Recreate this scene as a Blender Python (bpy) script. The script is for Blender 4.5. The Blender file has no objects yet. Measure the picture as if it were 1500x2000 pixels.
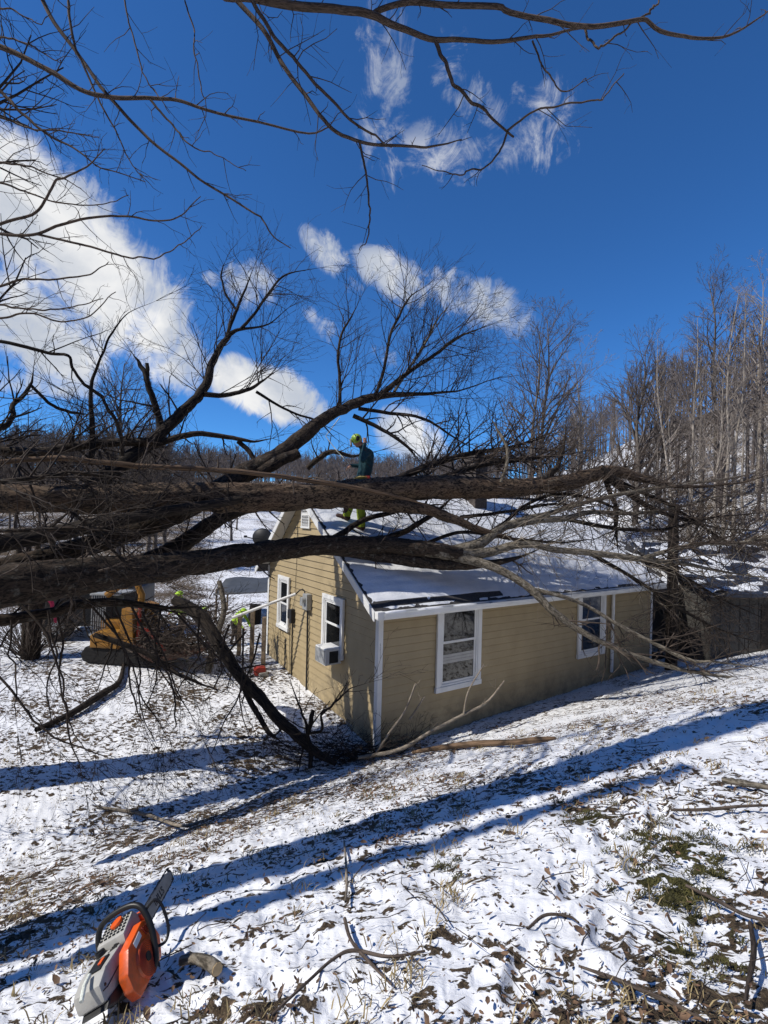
import bpy, bmesh, math, random
import numpy as np
from mathutils import Vector, Matrix

sc = bpy.context.scene
COL = sc.collection
R = math.radians
rnd = random.Random(7)

# ------------------------------------------------------------------ camera
F = 960.0                       # focal length in photo pixels (1500 x 2000)
CZ = 4.3                        # eye height above the house corner ground
PITCH, ROLL = R(-0.484), R(1.513)
cp, sp, cr, sr = math.cos(PITCH), math.sin(PITCH), math.cos(ROLL), math.sin(ROLL)
CAM = np.array([[cr, 0, sr], [0, 1, 0], [-sr, 0, cr]]) @ np.array([[1, 0, 0], [0, cp, -sp], [0, sp, cp]])
cam_d = bpy.data.cameras.new('camera')
cam_d.sensor_fit = 'VERTICAL'
cam_d.angle_y = 2 * math.atan(1000 / F)
cam_d.clip_start = 0.05
cam_d.clip_end = 3000
cam = bpy.data.objects.new('camera', cam_d)
COL.objects.link(cam)
cam.matrix_world = Matrix(((CAM[0][0], CAM[2][0], -CAM[1][0], 0), (CAM[0][1], CAM[2][1], -CAM[1][1], 0),
                           (CAM[0][2], CAM[2][2], -CAM[1][2], CZ), (0, 0, 0, 1)))
sc.camera = cam

def ray(px, py):
    return CAM.T @ np.array([(px - 750) / F, 1.0, -(py - 1000) / F])

def at(px, py, Y):
    d = ray(px, py)
    d = d / d[1] * Y
    return np.array([d[0], d[1], d[2] + CZ])

# ------------------------------------------------------------------ light
SUN_AZ, SUN_EL = 250.0, 48.0     # degrees, azimuth clockwise from +Y
sun_d = bpy.data.lights.new('sun', 'SUN')
sun_d.energy = 5.0
sun_d.angle = R(0.53)
sun_d.color = (1.0, 0.955, 0.88)
sun = bpy.data.objects.new('sun', sun_d)
COL.objects.link(sun)
sv = Vector((math.sin(R(SUN_AZ)) * math.cos(R(SUN_EL)), math.cos(R(SUN_AZ)) * math.cos(R(SUN_EL)), math.sin(R(SUN_EL))))
sun.rotation_euler = sv.to_track_quat('Z', 'Y').to_euler()
sun.location = sv * 50

sc.view_settings.view_transform = 'Standard'
sc.view_settings.look = 'None'
sc.view_settings.exposure = -0.1
sc.view_settings.gamma = 1.0
sc.cycles.use_denoising = True
sc.cycles.max_bounces = 6
sc.cycles.diffuse_bounces = 3

# ------------------------------------------------------------------ node helpers
class NT:
    def __init__(self, tree):
        self.t = tree
    def n(self, typ, **kw):
        nd = self.t.nodes.new(typ)
        for k, v in kw.items():
            setattr(nd, k, v)
        return nd
    def l(self, a, b):
        self.t.links.new(a, b)
    def val(self, sock, v):
        if hasattr(v, 'is_linked') or isinstance(v, bpy.types.NodeSocket):
            self.l(v, sock)
        else:
            sock.default_value = v
    def math(self, op, a, b=0.0, c=0.0, clamp=False):
        nd = self.n('ShaderNodeMath', operation=op, use_clamp=clamp)
        self.val(nd.inputs[0], a); self.val(nd.inputs[1], b); self.val(nd.inputs[2], c)
        return nd.outputs[0]
    def dot(self, a, v):
        nd = self.n('ShaderNodeVectorMath', operation='DOT_PRODUCT')
        self.l(a, nd.inputs[0]); nd.inputs[1].default_value = tuple(v)
        return nd.outputs['Value']
    def noise(self, vec, scale, detail=4, rough=0.55, dist=0.0):
        nd = self.n('ShaderNodeTexNoise')
        nd.inputs['Scale'].default_value = scale
        nd.inputs['Detail'].default_value = detail
        nd.inputs['Roughness'].default_value = rough
        nd.inputs['Distortion'].default_value = dist
        if vec is not None:
            self.l(vec, nd.inputs['Vector'])
        return nd.outputs['Fac']
    def mapping(self, vec, scale=(1, 1, 1), loc=(0, 0, 0), rot=(0, 0, 0)):
        nd = self.n('ShaderNodeMapping')
        nd.inputs['Scale'].default_value = scale
        nd.inputs['Location'].default_value = loc
        nd.inputs['Rotation'].default_value = rot
        self.l(vec, nd.inputs['Vector'])
        return nd.outputs['Vector']
    def smooth(self, v, a, b, lo=0.0, hi=1.0):
        nd = self.n('ShaderNodeMapRange', interpolation_type='SMOOTHSTEP')
        self.val(nd.inputs['Value'], v)
        nd.inputs['From Min'].default_value = a; nd.inputs['From Max'].default_value = b
        nd.inputs['To Min'].default_value = lo; nd.inputs['To Max'].default_value = hi
        return nd.outputs['Result']
    def mix(self, f, a, b):
        nd = self.n('ShaderNodeMix', data_type='RGBA')
        self.val(nd.inputs['Factor'], f)
        for s, v in ((nd.inputs[6], a), (nd.inputs[7], b)):
            if isinstance(v, (tuple, list)):
                s.default_value = (*v, 1.0) if len(v) == 3 else v
            else:
                self.l(v, s)
        return nd.outputs[2]

# ------------------------------------------------------------------ sky and clouds
world = bpy.data.worlds.new('World')
sc.world = world
world.use_nodes = True
wt = world.node_tree
wt.nodes.clear()
W = NT(wt)
sky = W.n('ShaderNodeTexSky', sky_type='NISHITA')
sky.sun_disc = False
sky.sun_elevation = R(SUN_EL)
sky.sun_rotation = R(SUN_AZ)
sky.altitude = 2200
sky.air_density = 1.0
sky.dust_density = 0.0
sky.ozone_density = 4.0
hs = W.n('ShaderNodeVectorMath', operation='MULTIPLY')      # a deeper, drier winter blue
hs.inputs[1].default_value = (0.48, 1.06, 1.60)
W.l(sky.outputs[0], hs.inputs[0])
bg = W.n('ShaderNodeBackground')
bg.inputs['Strength'].default_value = 0.1
W.l(hs.outputs[0], bg.inputs['Color'])
tc = W.n('ShaderNodeTexCoord')
DIR = tc.outputs['Generated']
CLOUDS = [  # centre x, y in the photo, half axes, tilt, strength: only used to aim the cloud at its bearing and height
    (150, 510, 290, 100, 44, 1.0), (70, 640, 150, 80, 30, 1.0), (255, 605, 125, 84, 38, 1.0), (60, 745, 110, 26, 10, .7),
    (530, 768, 118, 44, 22, 1.1), (470, 735, 60, 36, 20, .9),
    (488, 560, 50, 44, 10, .66), (415, 545, 20, 12, 30, .45), (632, 488, 52, 30, 48, .68), (690, 560, 30, 14, 40, .36),
    (765, 540, 70, 36, 38, .80), (930, 592, 92, 44, 22, .64), (855, 562, 30, 20, 0, .42), (640, 640, 50, 22, 40, .45),
    (800, 850, 70, 40, 20, .7), (735, 690, 60, 22, 15, .42),
    (755, 150, 50, 150, 8, .39), (735, 60, 40, 70, 0, .33), (845, 315, 90, 60, -30, .40), (1035, 260, 80, 90, 30, .38),
    (930, 190, 110, 40, 40, .44), (870, 110, 60, 60, 0, .32), (915, 350, 30, 40, 0, .36)]
field = None
for (cx, cy, a, b, rot, amp) in CLOUDS:
    c = ray(cx, cy); nrm = np.linalg.norm(c); cu = c / nrm
    ca, sa = math.cos(R(rot)), math.sin(R(rot))
    e1 = ray(cx + ca * a, cy + sa * a); e1 = e1 / np.linalg.norm(e1) - cu
    e2 = ray(cx - sa * b, cy + ca * b); e2 = e2 / np.linalg.norm(e2) - cu
    e1 -= cu * (e1 @ cu); e2 -= cu * (e2 @ cu)
    G = np.linalg.inv(np.array([[e1 @ e1, e1 @ e2], [e1 @ e2, e2 @ e2]]))
    w1 = G[0, 0] * e1 + G[0, 1] * e2
    w2 = G[1, 0] * e1 + G[1, 1] * e2
    p, q = W.dot(DIR, w1), W.dot(DIR, w2)
    d2 = W.math('ADD', W.math('MULTIPLY', p, p), W.math('MULTIPLY', q, q))
    f = W.math('MULTIPLY', W.smooth(d2, 0.0, 2.6, 1.0, 0.0), amp)
    f = W.math('MULTIPLY', f, W.smooth(W.dot(DIR, cu), 0.3, 0.5))
    field = f if field is None else W.math('MAXIMUM', field, f)
mp = W.mapping(DIR, scale=(1, 1, 1.0), rot=(0, R(35), 0))
n1 = W.noise(mp, 5.5, 10, .62, .45)
n2 = W.noise(W.mapping(DIR, scale=(1, 1, .55), rot=(0, R(35), 0)), 17, 9, .7, 1.1)
tex = W.math('ADD', W.math('MULTIPLY', n1, .55), W.math('MULTIPLY', n2, .45))
dens = W.math('ADD', field, W.math('MULTIPLY', W.math('SUBTRACT', tex, .5), 3.3))
dens = W.math('MULTIPLY', W.smooth(dens, .28, .95), W.smooth(field, .02, .22))
dens = W.math('MINIMUM', dens, W.math('MULTIPLY', field, 1.35))
n3 = W.noise(W.mapping(DIR, loc=(.31, .2, .1), scale=(1, 1, 1.5)), 5.0, 6, .55, .4)
ccol = W.mix(W.smooth(n3, .40, .62), (.60, .65, .74), (1.0, 1.0, 1.0))
cbg = W.n('ShaderNodeBackground')
cbg.inputs['Strength'].default_value = 0.97
W.l(ccol, cbg.inputs['Color'])
msh = W.n('ShaderNodeMixShader')
W.l(dens, msh.inputs[0]); W.l(bg.outputs[0], msh.inputs[1]); W.l(cbg.outputs[0], msh.inputs[2])
wo = W.n('ShaderNodeOutputWorld')
W.l(msh.outputs[0], wo.inputs['Surface'])

# ------------------------------------------------------------------ object helpers
def tag(o, label=None, cat=None, group=None, kind=None):
    if label: o['label'] = label
    if cat: o['category'] = cat
    if group: o['group'] = group
    if kind: o['kind'] = kind
    return o

def empty(name, loc=(0, 0, 0), rz=0.0, **kw):
    o = bpy.data.objects.new(name, None)
    o.empty_display_size = .2
    o.location = loc
    o.rotation_euler = (0, 0, rz)
    COL.objects.link(o)
    return tag(o, **kw)

def mesh_np(name, verts, loops, sizes, uv=None, smooth=True):
    me = bpy.data.meshes.new(name)
    verts = np.ascontiguousarray(verts, dtype=np.float32)
    loops = np.ascontiguousarray(loops, dtype=np.int32)
    sizes = np.ascontiguousarray(sizes, dtype=np.int32)
    me.vertices.add(len(verts)); me.vertices.foreach_set('co', verts.ravel())
    me.loops.add(len(loops)); me.loops.foreach_set('vertex_index', loops)
    me.polygons.add(len(sizes))
    st = np.zeros(len(sizes), np.int32); st[1:] = np.cumsum(sizes)[:-1]
    me.polygons.foreach_set('loop_start', st)
    me.polygons.foreach_set('loop_total', sizes)
    if smooth:
        me.polygons.foreach_set('use_smooth', np.ones(len(sizes), bool))
    if uv is not None:
        l = me.uv_layers.new(name='UVMap')
        l.data.foreach_set('uv', np.ascontiguousarray(uv, dtype=np.float32).ravel())
    me.update(calc_edges=True)
    me.validate()
    return me

def link(name, me, mat=None, parent=None, **kw):
    o = bpy.data.objects.new(name, me)
    if mat is not None:
        for m in (mat if isinstance(mat, (list, tuple)) else [mat]):
            me.materials.append(m)
    COL.objects.link(o)
    if parent is not None:
        o.parent = parent
    return tag(o, **kw)

class Tubes:
    """Collects tapered tubes and builds them as one mesh."""
    def __init__(self):
        self.b = {}
        self.cap = []
    def add(self, pts, rad, sides=3):
        pts = np.asarray(pts, float); rad = np.asarray(rad, float)
        self.b.setdefault((len(pts), sides), []).append((pts, rad))
        return self
    def arrays(self):
        V, L, U = [], [], []
        base = 0
        for (n, s), items in self.b.items():
            P = np.array([i[0] for i in items]); Rr = np.array([i[1] for i in items])
            m = len(items)
            T = np.gradient(P, axis=1)
            T /= np.linalg.norm(T, axis=2, keepdims=True) + 1e-9
            mean = P[:, -1] - P[:, 0]
            mean /= np.linalg.norm(mean, axis=1, keepdims=True) + 1e-9
            ax = np.argmin(np.abs(mean), axis=1)
            ref = np.eye(3)[ax][:, None, :]
            A = np.cross(T, np.broadcast_to(ref, T.shape)); A /= np.linalg.norm(A, axis=2, keepdims=True) + 1e-9
            B = np.cross(T, A)
            ang = np.arange(s) * 2 * np.pi / s
            ring = P[:, :, None, :] + Rr[:, :, None, None] * (A[:, :, None, :] * np.cos(ang)[None, None, :, None] + B[:, :, None, :] * np.sin(ang)[None, None, :, None])
            V.append(ring.reshape(-1, 3))
            i = np.arange(n - 1)[:, None]; j = np.arange(s)[None, :]
            j2 = (j + 1) % s
            q = np.stack([i * s + j, i * s + j2, (i + 1) * s + j2, (i + 1) * s + j], -1).reshape(-1, 4)
            off = base + np.arange(m) * n * s
            L.append((q[None] + off[:, None, None]).reshape(-1))
            seg = np.linalg.norm(np.diff(P, axis=1), axis=2)
            arc = np.concatenate([np.zeros((m, 1)), np.cumsum(seg, axis=1)], 1)
            rm = Rr.mean(axis=1)
            u0 = np.broadcast_to(j / s, (n - 1, s)); u1 = np.broadcast_to((j + 1) / s, (n - 1, s))
            circ = (2 * np.pi * rm)[:, None, None]
            v0 = arc[:, :-1, None] + np.zeros((1, 1, s)); v1 = arc[:, 1:, None] + np.zeros((1, 1, s))
            uu = np.stack([u0[None] * circ, u1[None] * circ, u1[None] * circ, u0[None] * circ], -1)
            vv = np.stack([v0, v0, v1, v1], -1)
            U.append(np.stack([uu, vv], -1).reshape(-1, 2))
            base += m * n * s
        return np.concatenate(V), np.concatenate(L), np.concatenate(U)
    def mesh(self, name):
        V, L, U = self.arrays()
        return mesh_np(name, V, L, np.full(len(L) // 4, 4), U)
    def build(self, name, mat, parent=None, **kw):
        if not self.b:
            return None
        return link(name, self.mesh(name), mat, parent, **kw)

def norm3(v):
    l = math.sqrt(v[0] * v[0] + v[1] * v[1] + v[2] * v[2]) + 1e-12
    return (v[0] / l, v[1] / l, v[2] / l)

def grow(tb, p, d, L, r, lev, rg, o):
    """A twig and its side twigs. o: wob, bias, dens, ang, ratio, rmin, sides"""
    n = 5 if lev > 0 else 4
    st = L / (n - 1)
    pts = [p]; dirs = [d]
    bx, by, bz = o.get('bias', (0, 0, 0))
    w = o.get('wob', .18)
    for k in range(n - 1):
        d = norm3((d[0] + rg.gauss(0, w) + bx * st, d[1] + rg.gauss(0, w) + by * st, d[2] + rg.gauss(0, w) + bz * st))
        p = (p[0] + d[0] * st, p[1] + d[1] * st, p[2] + d[2] * st)
        pts.append(p); dirs.append(d)
    rmin = o.get('rmin', .003)
    r = max(r, rmin)
    rr = [max(rmin * .7, r * (1 - .62 * k / (n - 1))) for k in range(n)]
    tb.add(pts, rr, 4 if r > .015 else 3)
    if lev > 0:
        k = L * o['dens']
        k = int(k) + (1 if rg.random() < k - int(k) else 0)
        k = max(o.get('kmin', 2), min(o.get('kmax', 9), k))
        for q in range(k):
            t = o.get('t0', .2) + (1 - o.get('t0', .2)) * (q + rg.random() * .9) / k
            t = min(t, .999) * (n - 1)
            i = int(t); fr = t - i
            b = tuple(pts[i][c] * (1 - fr) + pts[i + 1][c] * fr for c in range(3))
            dd = dirs[i + 1]
            a = R(rg.uniform(*o.get('ang', (28, 60))))
            x = norm3((rg.gauss(0, 1), rg.gauss(0, 1), rg.gauss(0, 1)))
            dp = x[0] * dd[0] + x[1] * dd[1] + x[2] * dd[2]
            x = norm3((x[0] - dp * dd[0], x[1] - dp * dd[1], x[2] - dp * dd[2]))
            nd = tuple(dd[c] * math.cos(a) + x[c] * math.sin(a) for c in range(3))
            grow(tb, b, nd, L * rg.uniform(*o.get('ratio', (.35, .7))) * (1.15 - .5 * t / (n - 1)), rr[min(i, n - 1)] * o.get('rr', .6), lev - 1, rg, o)

def spline(ctrl, n, jit=0.0, rg=None):
    c = np.asarray(ctrl, float)
    c = np.vstack([2 * c[0] - c[1], c, 2 * c[-1] - c[-2]])
    m = len(c) - 3
    out = []
    for t in np.linspace(0, m - 1e-6, n):
        i = int(t); f = t - i
        p0, p1, p2, p3 = c[i:i + 4]
        out.append(.5 * (2 * p1 + (p2 - p0) * f + (2 * p0 - 5 * p1 + 4 * p2 - p3) * f * f + (3 * p1 - p0 - 3 * p2 + p3) * f ** 3))
    return np.array(out)

def pxpath(ctrl, n):
    """control points (photo x, photo y, distance, half width in photo pixels) -> 3D path and radii"""
    q = []
    for (x, y, Y, r) in ctrl:
        P = at(x, y, Y)
        q.append([*P, r * Y / F])
    s = spline(q, n)
    return s[:, :3], np.maximum(s[:, 3], .002)

def spawn(tb, pts, rad, rg, per_m, t0=.1, t1=1.0, L=(.3, .9), lev=2, bias=(0, 0, .3), up=0.0, o=None, rr=.5, rcap=.02):
    seg = np.linalg.norm(np.diff(pts, axis=0), axis=1)
    arc = np.concatenate([[0], np.cumsum(seg)])
    tot = arc[-1]
    k = int(tot * (t1 - t0) * per_m + rg.random())
    base = dict(dens=4.0, wob=.16, bias=bias, rmin=.0035, ang=(25, 60), ratio=(.35, .75))
    if o: base.update(o)
    for _ in range(k):
        a = (t0 + (t1 - t0) * rg.random()) * tot
        i = int(np.searchsorted(arc, a) - 1); i = max(0, min(len(pts) - 2, i))
        f = (a - arc[i]) / (seg[i] + 1e-9)
        p = pts[i] * (1 - f) + pts[i + 1] * f
        d = pts[i + 1] - pts[i]; d = d / (np.linalg.norm(d) + 1e-9)
        x = np.array([rg.gauss(0, 1), rg.gauss(0, 1), rg.gauss(0, 1) + up])
        x -= d * (x @ d); x /= np.linalg.norm(x) + 1e-9
        an = R(rg.uniform(30, 75))
        dd = d * math.cos(an) + x * math.sin(an)
        tt = a / tot
        grow(tb, tuple(p), tuple(dd), rg.uniform(*L) * (1.1 - .45 * tt), min(rcap, max(rad[i] * rr, .004)), lev, rg, base)
    return k

class MB:
    """Collects bevelled boxes, tubes, prisms in one bmesh."""
    def __init__(self):
        self.bm = bmesh.new()
    def box(self, c, s, bev=0.0, rot=None, seg=2):
        r = bmesh.ops.create_cube(self.bm, size=1.0)
        vs = r['verts']
        M = Matrix.Translation(c) @ (rot.to_4x4() if rot is not None else Matrix.Identity(4)) @ Matrix.Diagonal((s[0], s[1], s[2], 1))
        for v in vs: v.co = M @ v.co
        if bev > 0:
            es = list({e for v in vs for e in v.link_edges})
            bmesh.ops.bevel(self.bm, geom=es, offset=bev, segments=seg, profile=.6, affect='EDGES')
        return self
    def cyl(self, p0, p1, r0, r1=None, seg=12, cap=True):
        p0, p1 = Vector(p0), Vector(p1)
        d = p1 - p0
        r = bmesh.ops.create_cone(self.bm, cap_ends=cap, segments=seg, radius1=r0, radius2=r0 if r1 is None else r1, depth=d.length)
        M = Matrix.Translation((p0 + p1) / 2) @ d.to_track_quat('Z', 'Y').to_matrix().to_4x4()
        for v in r['verts']: v.co = M @ v.co
        return self
    def tube(self, pts, r, seg=8, closed=False):
        pts = [Vector(p) for p in pts]
        n = len(pts)
        rs = r if isinstance(r, (list, tuple)) else [r] * n
        rings = []
        prev = None
        for i, p in enumerate(pts):
            a = pts[(i - 1) % n] if (closed or i > 0) else p
            b = pts[(i + 1) % n] if (closed or i < n - 1) else p
            t = (b - a).normalized()
            if prev is None:
                u = t.cross(Vector((0, 0, 1)))
                if u.length < .1: u = t.cross(Vector((1, 0, 0)))
            else:
                u = prev - t * prev.dot(t)
            u.normalize(); prev = u
            v = t.cross(u)
            rings.append([self.bm.verts.new(p + (u * math.cos(2 * math.pi * k / seg) + v * math.sin(2 * math.pi * k / seg)) * rs[i]) for k in range(seg)])
        for i in range(n if closed else n - 1):
            A, B = rings[i], rings[(i + 1) % n]
            for k in range(seg):
                self.bm.faces.new((A[k], A[(k + 1) % seg], B[(k + 1) % seg], B[k]))
        if not closed:
            self.bm.faces.new(rings[0][::-1]); self.bm.faces.new(rings[-1])
        return self
    def prism(self, poly, axis, a, b, bev=0.0):
        """poly: 2D points, extruded along axis (0,1,2) from a to b"""
        def mk(u, v, w):
            return {0: (w, u, v), 1: (u, w, v), 2: (u, v, w)}[axis]
        A = [self.bm.verts.new(mk(*p, a)) for p in poly]
        B = [self.bm.verts.new(mk(*p, b)) for p in poly]
        n = len(poly)
        fs = [self.bm.faces.new(A), self.bm.faces.new(B[::-1])]
        for i in range(n):
            fs.append(self.bm.faces.new((A[i], B[i], B[(i + 1) % n], A[(i + 1) % n])))
        bmesh.ops.recalc_face_normals(self.bm, faces=fs)
        if bev > 0:
            es = list({e for f in fs for e in f.edges})
            bmesh.ops.bevel(self.bm, geom=es, offset=bev, segments=2, profile=.6, affect='EDGES')
        return self
    def quad(self, *ps):
        self.bm.faces.new([self.bm.verts.new(p) for p in ps])
        return self
    def ball(self, c, s, rot=None, u=16, v=10):
        r = bmesh.ops.create_uvsphere(self.bm, u_segments=u, v_segments=v, radius=1)
        M = Matrix.Translation(c) @ (rot.to_4x4() if rot is not None else Matrix.Identity(4)) @ Matrix.Diagonal((*s, 1))
        for w in r['verts']: w.co = M @ w.co
        return self
    def build(self, name, mat, parent=None, smooth=False, xf=None, **kw):
        me = bpy.data.meshes.new(name)
        if xf is not None:
            bmesh.ops.transform(self.bm, matrix=xf, verts=self.bm.verts)
        bmesh.ops.recalc_face_normals(self.bm, faces=self.bm.faces)
        self.bm.to_mesh(me); self.bm.free()
        if smooth:
            for p in me.polygons: p.use_smooth = True
            try: me.set_sharp_from_angle(angle=R(40))
            except Exception: pass
        return link(name, me, mat, parent, **kw)

# ------------------------------------------------------------------ materials
def new_mat(name):
    m = bpy.data.materials.new(name)
    m.use_nodes = True
    nt = NT(m.node_tree)
    b = m.node_tree.nodes['Principled BSDF']
    return m, nt, b

def plain(name, col, rough=.6, var=.12, scale=18, metal=0.0, spec=.4, bump=0.0, dirt=None, coat=0.0):
    m, nt, b = new_mat(name)
    c = nt.n('ShaderNodeTexCoord').outputs['Object']
    f = nt.noise(c, scale, 5, .6)
    lo = tuple(x * (1 - var) for x in col); hi = tuple(min(1, x * (1 + var)) for x in col)
    out = nt.mix(nt.smooth(f, .3, .7), lo, hi)
    if dirt:
        g = nt.noise(c, scale * .25, 6, .7)
        out = nt.mix(nt.smooth(g, .48, .72, 0, dirt[1]), out, dirt[0])
    nt.l(out, b.inputs['Base Color'])
    b.inputs['Roughness'].default_value = rough
    b.inputs['Metallic'].default_value = metal
    b.inputs['Specular IOR Level'].default_value = spec
    b.inputs['Coat Weight'].default_value = coat
    if bump:
        bp = nt.n('ShaderNodeBump'); bp.inputs['Strength'].default_value = bump; bp.inputs['Distance'].default_value = .01
        nt.l(nt.noise(c, scale * 3, 6, .65), bp.inputs['Height']); nt.l(bp.outputs[0], b.inputs['Normal'])
    return m

def bark(name, dark, light, vs=3.0, us=22.0, bump=.6, moss=None, patch=None):
    """furrowed bark running along the branch (uses the tube's UV in metres)"""
    m, nt, b = new_mat(name)
    uv = nt.n('ShaderNodeTexCoord').outputs['UV']
    v = nt.mapping(uv, scale=(us, vs, 1))
    f = nt.noise(v, 1.0, 6, .6, 1.6)
    f2 = nt.noise(nt.mapping(uv, scale=(us * 3, vs * 3, 1)), 1.0, 4, .6, .3)
    h = nt.math('ADD', nt.math('MULTIPLY', f, .7), nt.math('MULTIPLY', f2, .3))
    col = nt.mix(nt.smooth(h, .41, .58), dark, light)
    ob = nt.n('ShaderNodeTexCoord').outputs['Object']
    if patch:
        col = nt.mix(nt.smooth(nt.noise(ob, 2.3, 5, .6), .46, .62, 0, patch[1]), col, patch[0])
    if moss:
        col = nt.mix(nt.smooth(nt.noise(ob, 9, 6, .7), .55, .68, 0, moss[1]), col, moss[0])
    nt.l(col, b.inputs['Base Color'])
    b.inputs['Roughness'].default_value = .88
    b.inputs['Specular IOR Level'].default_value = .25
    bp = nt.n('ShaderNodeBump'); bp.inputs['Strength'].default_value = bump; bp.inputs['Distance'].default_value = .02
    nt.l(h, bp.inputs['Height']); nt.l(bp.outputs[0], b.inputs['Normal'])
    return m

M = {}
M['bark_log'] = bark('bark_log', (.007, .005, .004), (.135, .094, .062), 8, 30, 1.0, patch=((.17, .10, .06), .2))
M['bark_limb'] = bark('bark_limb', (.009, .007, .005), (.055, .038, .026), 7, 26, .8, moss=((.22, .21, .18), .35))
M['bark_pale'] = bark('bark_pale', (.050, .042, .031), (.20, .172, .132), 7, 24, .7, moss=((.32, .30, .26), .6))
M['bark_dark'] = bark('bark_dark', (.008, .006, .005), (.036, .027, .020), 3, 24, .8)
M['twig'] = bark('twig', (.045, .034, .027), (.115, .088, .070), 6, 40, .3)
M['twig_dark'] = bark('twig_dark', (.020, .015, .012), (.060, .045, .035), 6, 40, .3)
M['twig_pale'] = bark('twig_pale', (.13, .108, .082), (.30, .255, .20), 6, 40, .3)
M['overhang'] = bark('overhang', (.05, .037, .028), (.135, .10, .078), 8, 60, .3)
M['hill_trunk'] = bark('hill_trunk', (.16, .135, .11), (.42, .37, .31), 2, 14, .4)
M['hill_twig'] = bark('hill_twig', (.20, .17, .145), (.34, .295, .25), 3, 14, .2)
M['grey_trunk'] = bark('grey_trunk', (.075, .062, .052), (.21, .18, .15), 2, 14, .4)
M['grey_twig'] = bark('grey_twig', (.075, .062, .054), (.17, .142, .122), 3, 14, .2)
M['torn_wood'] = bark('torn_wood', (.055, .035, .021), (.20, .13, .08), 1.2, 60, .7)
M['trim'] = plain('trim', (.72, .72, .70), .45, .05, 6, dirt=((.42, .40, .36), .35))
M['soffit'] = plain('soffit', (.50, .47, .41), .6, .06, 6)
M['shingle'] = plain('shingle', (.045, .042, .042), .9, .35, 30, bump=.4)
M['black_metal'] = plain('black_metal', (.018, .018, .019), .55, .2, 10)
M['grey_metal'] = plain('grey_metal', (.34, .35, .35), .45, .12, 14, metal=.2, dirt=((.2, .18, .15), .4))
M['post_wood'] = plain('post_wood', (.20, .15, .10), .85, .35, 16, bump=.5)
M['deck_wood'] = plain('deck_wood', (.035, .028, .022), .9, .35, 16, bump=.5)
M['shed_wall'] = plain('shed_wall', (.065, .062, .056), .8, .3, 3, bump=.3, dirt=((.07, .065, .05), .6))
M['tarp'] = plain('tarp', (.02, .027, .045), .5, .3, 3, bump=.4)
M['block'] = plain('block', (.26, .24, .22), .9, .2, 8, bump=.4)
M['brick'] = plain('brick', (.075, .062, .055), .9, .35, 20, bump=.5)
M['yellow'] = plain('yellow', (.27, .125, .015), .45, .12, 5, dirt=((.14, .09, .04), .6))
M['rubber'] = plain('rubber', (.009, .008, .008), .8, .3, 20, bump=.3)
M['red_paint'] = plain('red_paint', (.33, .035, .02), .5, .15, 8)
M['rust'] = plain('rust', (.07, .03, .018), .7, .3, 8)
M['orange'] = plain('orange', (.74, .105, .012), .33, .05, 9, coat=.25, dirt=((.13, .05, .025), .75), bump=.1)
M['saw_white'] = plain('saw_white', (.40, .39, .355), .5, .10, 12, dirt=((.13, .11, .085), .75), bump=.15)
M['saw_black'] = plain('saw_black', (.012, .012, .012), .42, .2, 12)
M['saw_dark'] = plain('saw_dark', (.03, .03, .03), .6, .2, 12)
M['steel'] = plain('steel', (.36, .355, .33), .42, .15, 12, metal=.45, dirt=((.16, .14, .11), .7))
M['label_white'] = plain('label_white', (.7, .7, .68), .5, .05, 10)
M['fresh_wood'] = plain('fresh_wood', (.50, .36, .19), .8, .2, 22)
M['skin'] = plain('skin', (.46, .24, .16), .55, .08, 20)
M['jacket'] = plain('jacket', (.012, .055, .070), .8, .22, 14, bump=.3)
M['chaps'] = plain('chaps', (.27, .34, .022), .75, .12, 14, bump=.3)
M['hivis'] = plain('hivis', (.40, .62, .04), .7, .1, 14)
M['boot'] = plain('boot', (.045, .018, .012), .7, .3, 18)
M['cloth_dark'] = plain('cloth_dark', (.022, .022, .026), .85, .3, 14)
M['helmet'] = plain('helmet', (.36, .56, .06), .35, .06, 8, coat=.4)
M['harness'] = plain('harness', (.22, .17, .05), .7, .4, 30)
M['rope'] = plain('rope', (.62, .64, .56), .8, .2, 60)
M['cable'] = plain('cable', (.02, .02, .02), .6, .2, 20)
M['pipe_white'] = plain('pipe_white', (.64, .63, .60), .5, .06, 8, dirt=((.35, .33, .29), .4))
M['pink'] = plain('pink', (.55, .03, .09), .6, .2, 12)

def siding_mat():
    m, nt, b = new_mat('siding')
    c = nt.n('ShaderNodeTexCoord').outputs['Object']
    f = nt.noise(nt.mapping(c, scale=(1, 1, .6)), 2.2, 6, .6)
    col = nt.mix(nt.smooth(f, .3, .7), (.345, .268, .150), (.395, .31, .178))
    st = nt.noise(nt.mapping(c, scale=(9, 9, .8)), 1.0, 6, .7)
    col = nt.mix(nt.smooth(st, .55, .8, 0, .22), col, (.26, .21, .13))
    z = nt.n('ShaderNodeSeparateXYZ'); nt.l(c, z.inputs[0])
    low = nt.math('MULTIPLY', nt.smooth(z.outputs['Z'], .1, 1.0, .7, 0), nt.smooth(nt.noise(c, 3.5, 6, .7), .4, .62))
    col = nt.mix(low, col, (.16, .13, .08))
    nt.l(col, b.inputs['Base Color'])
    b.inputs['Roughness'].default_value = .55
    b.inputs['Specular IOR Level'].default_value = .3
    return m
M['siding'] = siding_mat()

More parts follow.
